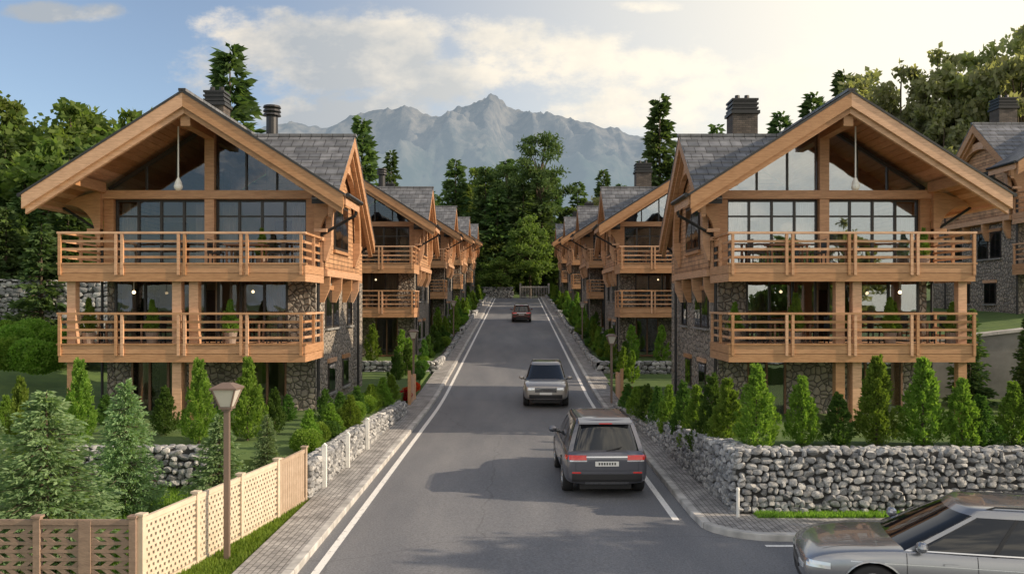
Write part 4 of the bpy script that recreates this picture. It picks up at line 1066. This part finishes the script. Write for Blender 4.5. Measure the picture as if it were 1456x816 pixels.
def row(x0,x1,n,Yd,tops,pool,w=1.,jit=14):
    for i in range(n):
        px=x0+(x1-x0)*(i+.5)/n+random.uniform(-1,1)*(x1-x0)/n*.35
        pt=np.interp(px,[t[0] for t in tops],[t[1] for t in tops])+random.uniform(-jit,jit)
        me=random.choice(pool);F_(me,HT[me],px,Yd*(1+random.uniform(-.06,.06)),pt,w*random.uniform(.85,1.15))
row(-60,240,7,66,[(-60,140),(60,145),(150,145),(240,165)],ME_BRO,1.05,18)
row(-80,230,6,54,[(-80,150),(0,185),(100,205),(230,250)],ME_BRO+ME_CON,1.,25)
row(-90,110,4,47.5,[(-90,200),(0,215),(110,270)],ME_CON+ME_PINE,1.,25)
row(-60,90,3,46,[(-60,300),(90,330)],ME_CON,1.,20)
row(390,640,6,150,[(390,270),(520,275),(600,272),(640,262)],ME_CON+ME_BRO,1.,8)
row(600,850,7,170,[(600,285),(650,262),(700,235),(780,240),(850,268)],ME_BRO+ME_CON*2,1.,10)
row(615,850,7,152,[(610,300),(650,280),(700,260),(780,275),(850,300)],ME_BRO+ME_CON*2,1.2,14)
row(640,830,6,142,[(640,330),(735,310),(830,340)],ME_BRO+ME_CON,1.25,16)
big('pine_tree',ME_PINE[0],17,768,146,184,.85);big('pine_tree',ME_PINE[0],17,722,150,225,.9);big('spruce_tree',ME_CON[1],16,648,150,226,.9);big('spruce_tree',ME_CON[1],16,690,148,238,.9);big('spruce_tree',ME_CON[0],18,858,128,242,.9)
row(640,830,6,138,[(640,375),(735,368),(830,375)],ME_BRO,1.6,8)
row(830,1120,7,120,[(820,262),(900,255),(1000,215),(1120,190)],ME_CON*2+ME_HAZ,1.,12)
row(1090,1250,4,70,[(1090,185),(1150,130),(1200,105),(1250,85)],ME_HAZ+[ME_CON[0]],.95,18)
row(1200,1500,6,62,[(1200,125),(1300,80),(1400,70),(1500,-10)],ME_HAZ,.9,22)
row(1250,1520,5,56,[(1250,170),(1350,140),(1450,40),(1520,-60)],ME_HAZ,.9,22)
row(1330,1560,4,59,[(1330,240),(1400,200),(1500,170),(1560,150)],ME_BRO+[ME_CON[0]],.95,20)
obj('offscreen_shadow_tree',ME_BRO[0],None,(15.5,13.2,0),(0,0,1),(.62,.62,.66));obj('offscreen_shadow_tree',ME_HAZ[1],None,(20,9.5,0),(0,0,2),(.7,.7,.7))  # out-of-frame trees added to throw dappled shadows over the foreground road

def grass(name,x0,x1,y0,y1,n,z,h=.08,fn=None):
    C=np.stack([rng.uniform(x0,x1,n),rng.uniform(y0,y1,n),np.full(n,z)],1)
    if fn is not None: C=C[fn(C[:,0],C[:,1])]
    D=rng.normal(size=C.shape)*.35;D[:,2]=1;L=h*(.5+rng.random(len(C)))
    V,F=leaves(C,D,L,L*.09+.002);obj(name,npmesh(name,V,F,[L_THUJA]))
grass('grass_strip',-5.6,-4.64,13,19.2,26000,-.05,.13,lambda x,y:x>(-5.72+(y-13)*.167))
grass('lawn_grass',-13,-5.2,13.2,20.7,40000,-.05,.11,lambda x,y:x<(-5.8+(y-13)*.167))
grass('grass_strip',4.9,12,17.35,17.7,9000,.11,.09)
FLM=leafmat('red_flowers',(.5,.02,.015),(.6,.05,.02),(.4,.01,.01),.3,3)
fb=make_bush('flower',.35,1200,FLM,.06)
for x,y in((-4.85,37),(-4.9,38.2),(-4.9,40.6),(5,38.5)): put('flower_bush',fb,x,y,.8,.25)

# ---------------------------------------------------------------- world
w=bpy.data.worlds.new('World');scene.world=w;w.use_nodes=True;nt=w.node_tree;nt.nodes.clear()
out=nt.nodes.new('ShaderNodeOutputWorld')
AZ,EL=R(98),R(26)
sky=nt.nodes.new('ShaderNodeTexSky');sky.sky_type='NISHITA';sky.sun_disc=False;sky.sun_elevation=EL;sky.sun_rotation=AZ
sky.air_density=1.0;sky.dust_density=1.6;sky.ozone_density=1.3;sky.altitude=800
bg=nt.nodes.new('ShaderNodeBackground');bg.inputs[1].default_value=.15;nt.links.new(sky.outputs[0],bg.inputs[0])
tc=nt.nodes.new('ShaderNodeTexCoord');s=nt.nodes.new('ShaderNodeSeparateXYZ');nt.links.new(tc.outputs['Generated'],s.inputs[0])
yy=mathn(nt,'MAXIMUM',mathn(nt,'ABSOLUTE',s.outputs[1]),.08)
u=mathn(nt,'DIVIDE',s.outputs[0],yy);v=mathn(nt,'DIVIDE',s.outputs[2],yy)
rear_fill=mathn(nt,'LESS_THAN',s.outputs[1],.0)  # selects unseen bright cloud cover added behind the camera to fill the facades
cb=nt.nodes.new('ShaderNodeCombineXYZ');nt.links.new(u,cb.inputs[0]);nt.links.new(mathn(nt,'MULTIPLY',v,1.7),cb.inputs[1])
def noise(scale,det,rough,off=0):
    n=nt.nodes.new('ShaderNodeTexNoise');n.inputs['Scale'].default_value=scale;n.inputs['Detail'].default_value=det;n.inputs['Roughness'].default_value=rough
    mp=nt.nodes.new('ShaderNodeMapping');mp.inputs['Location'].default_value=(off,off*.7,off*.3);nt.links.new(cb.outputs[0],mp.inputs[0]);nt.links.new(mp.outputs[0],n.inputs['Vector']);return n.outputs[0]
n1=noise(6.5,10,.62,1.3)
def blob(px,py,a,b,amp=1.):
    du=mathn(nt,'DIVIDE',mathn(nt,'SUBTRACT',u,(px-735)/FPX),a/FPX);dv=mathn(nt,'DIVIDE',mathn(nt,'SUBTRACT',v,(430-py)/FPX),b/FPX)
    d=mathn(nt,'ADD',mathn(nt,'MULTIPLY',du,du),mathn(nt,'MULTIPLY',dv,dv))
    return mathn(nt,'MULTIPLY',mathn(nt,'SUBTRACT',1.,d),amp)
bl=None
for args in((400,95,170,70,1.3),(520,95,180,75,1.4),(330,125,110,50),(640,115,120,60,1.3),(730,70,130,48,1.2),(800,100,110,50,1.),(80,20,80,14,.7),(960,90,110,30,.8),(925,8,50,12,.8),(1040,130,240,70,.4),(480,160,230,40,1.2),(850,150,130,40,.7)):
    b_=mathn(nt,'MAXIMUM',blob(*args),-1.2);bl=b_ if bl is None else mathn(nt,'MAXIMUM',bl,b_)
bl=mathn(nt,'MAXIMUM',bl,mathn(nt,'SUBTRACT',mathn(nt,'MULTIPLY',rear_fill,1.6),1.2))
dens=mathn(nt,'ADD',mathn(nt,'MULTIPLY',bl,.44),mathn(nt,'MULTIPLY',mathn(nt,'SUBTRACT',n1,.5),2.6))
mr=nt.nodes.new('ShaderNodeMapRange');mr.interpolation_type='SMOOTHSTEP';mr.inputs[1].default_value=.0;mr.inputs[2].default_value=.46;nt.links.new(dens,mr.inputs[0])
n2=noise(5.0,7,.6,4.1)
shade=mathn(nt,'ADD',mathn(nt,'ADD',mathn(nt,'MULTIPLY',mathn(nt,'SUBTRACT',v,.255),5.5),mathn(nt,'MULTIPLY',u,1.1)),mathn(nt,'ADD',mathn(nt,'MULTIPLY',mathn(nt,'SUBTRACT',n2,.42),4.8),rear_fill),clamp=True)
ccol=mixc(nt,shade,(.42,.47,.53),(1.0,.90,.76))
bc=nt.nodes.new('ShaderNodeBackground');nt.links.new(ccol,bc.inputs[0]);nt.links.new(mathn(nt,'ADD',mathn(nt,'MULTIPLY',rear_fill,.8),.95),bc.inputs[1])  # added clouds behind the camera are boosted as fill light
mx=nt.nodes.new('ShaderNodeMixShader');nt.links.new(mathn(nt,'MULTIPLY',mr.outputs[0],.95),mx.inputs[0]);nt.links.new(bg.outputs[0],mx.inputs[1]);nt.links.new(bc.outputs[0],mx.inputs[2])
du=mathn(nt,'SUBTRACT',u,.66);dv=mathn(nt,'SUBTRACT',v,.40)
d=mathn(nt,'SQRT',mathn(nt,'ADD',mathn(nt,'MULTIPLY',du,du),mathn(nt,'MULTIPLY',mathn(nt,'MULTIPLY',dv,dv),.8)))
hz=nt.nodes.new('ShaderNodeMapRange');hz.interpolation_type='SMOOTHSTEP';hz.inputs[1].default_value=.02;hz.inputs[2].default_value=1.1;hz.inputs[3].default_value=.97;hz.inputs[4].default_value=.05
nt.links.new(d,hz.inputs[0])
bh=nt.nodes.new('ShaderNodeBackground');bh.inputs[0].default_value=(1,.92,.76,1);bh.inputs[1].default_value=1.25
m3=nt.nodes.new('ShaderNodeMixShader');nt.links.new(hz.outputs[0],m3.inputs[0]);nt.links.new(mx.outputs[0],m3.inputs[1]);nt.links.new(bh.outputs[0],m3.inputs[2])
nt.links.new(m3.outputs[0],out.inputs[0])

sd=Vector((math.cos(EL)*math.sin(AZ),math.cos(EL)*math.cos(AZ),math.sin(EL)))
sl=bpy.data.lights.new('sun','SUN');sl.energy=5.0;sl.angle=R(.6);sl.color=(1,.81,.59)
so=bpy.data.objects.new('sun',sl);scene.collection.objects.link(so);so.rotation_euler=sd.to_track_quat('Z','Y').to_euler();so.location=(60,-20,60)

cam=bpy.data.cameras.new('camera');cam.lens=FPX/1456*36;cam.sensor_width=36;cam.shift_y=22/1456;cam.shift_x=-7/1456;cam.clip_end=12000;cam.clip_start=.1
co=bpy.data.objects.new('camera',cam);scene.collection.objects.link(co);co.location=(0,0,4.5);co.rotation_euler=(R(90),0,0)
scene.camera=co
scene.view_settings.view_transform='Standard';scene.view_settings.look='None';scene.view_settings.exposure=0
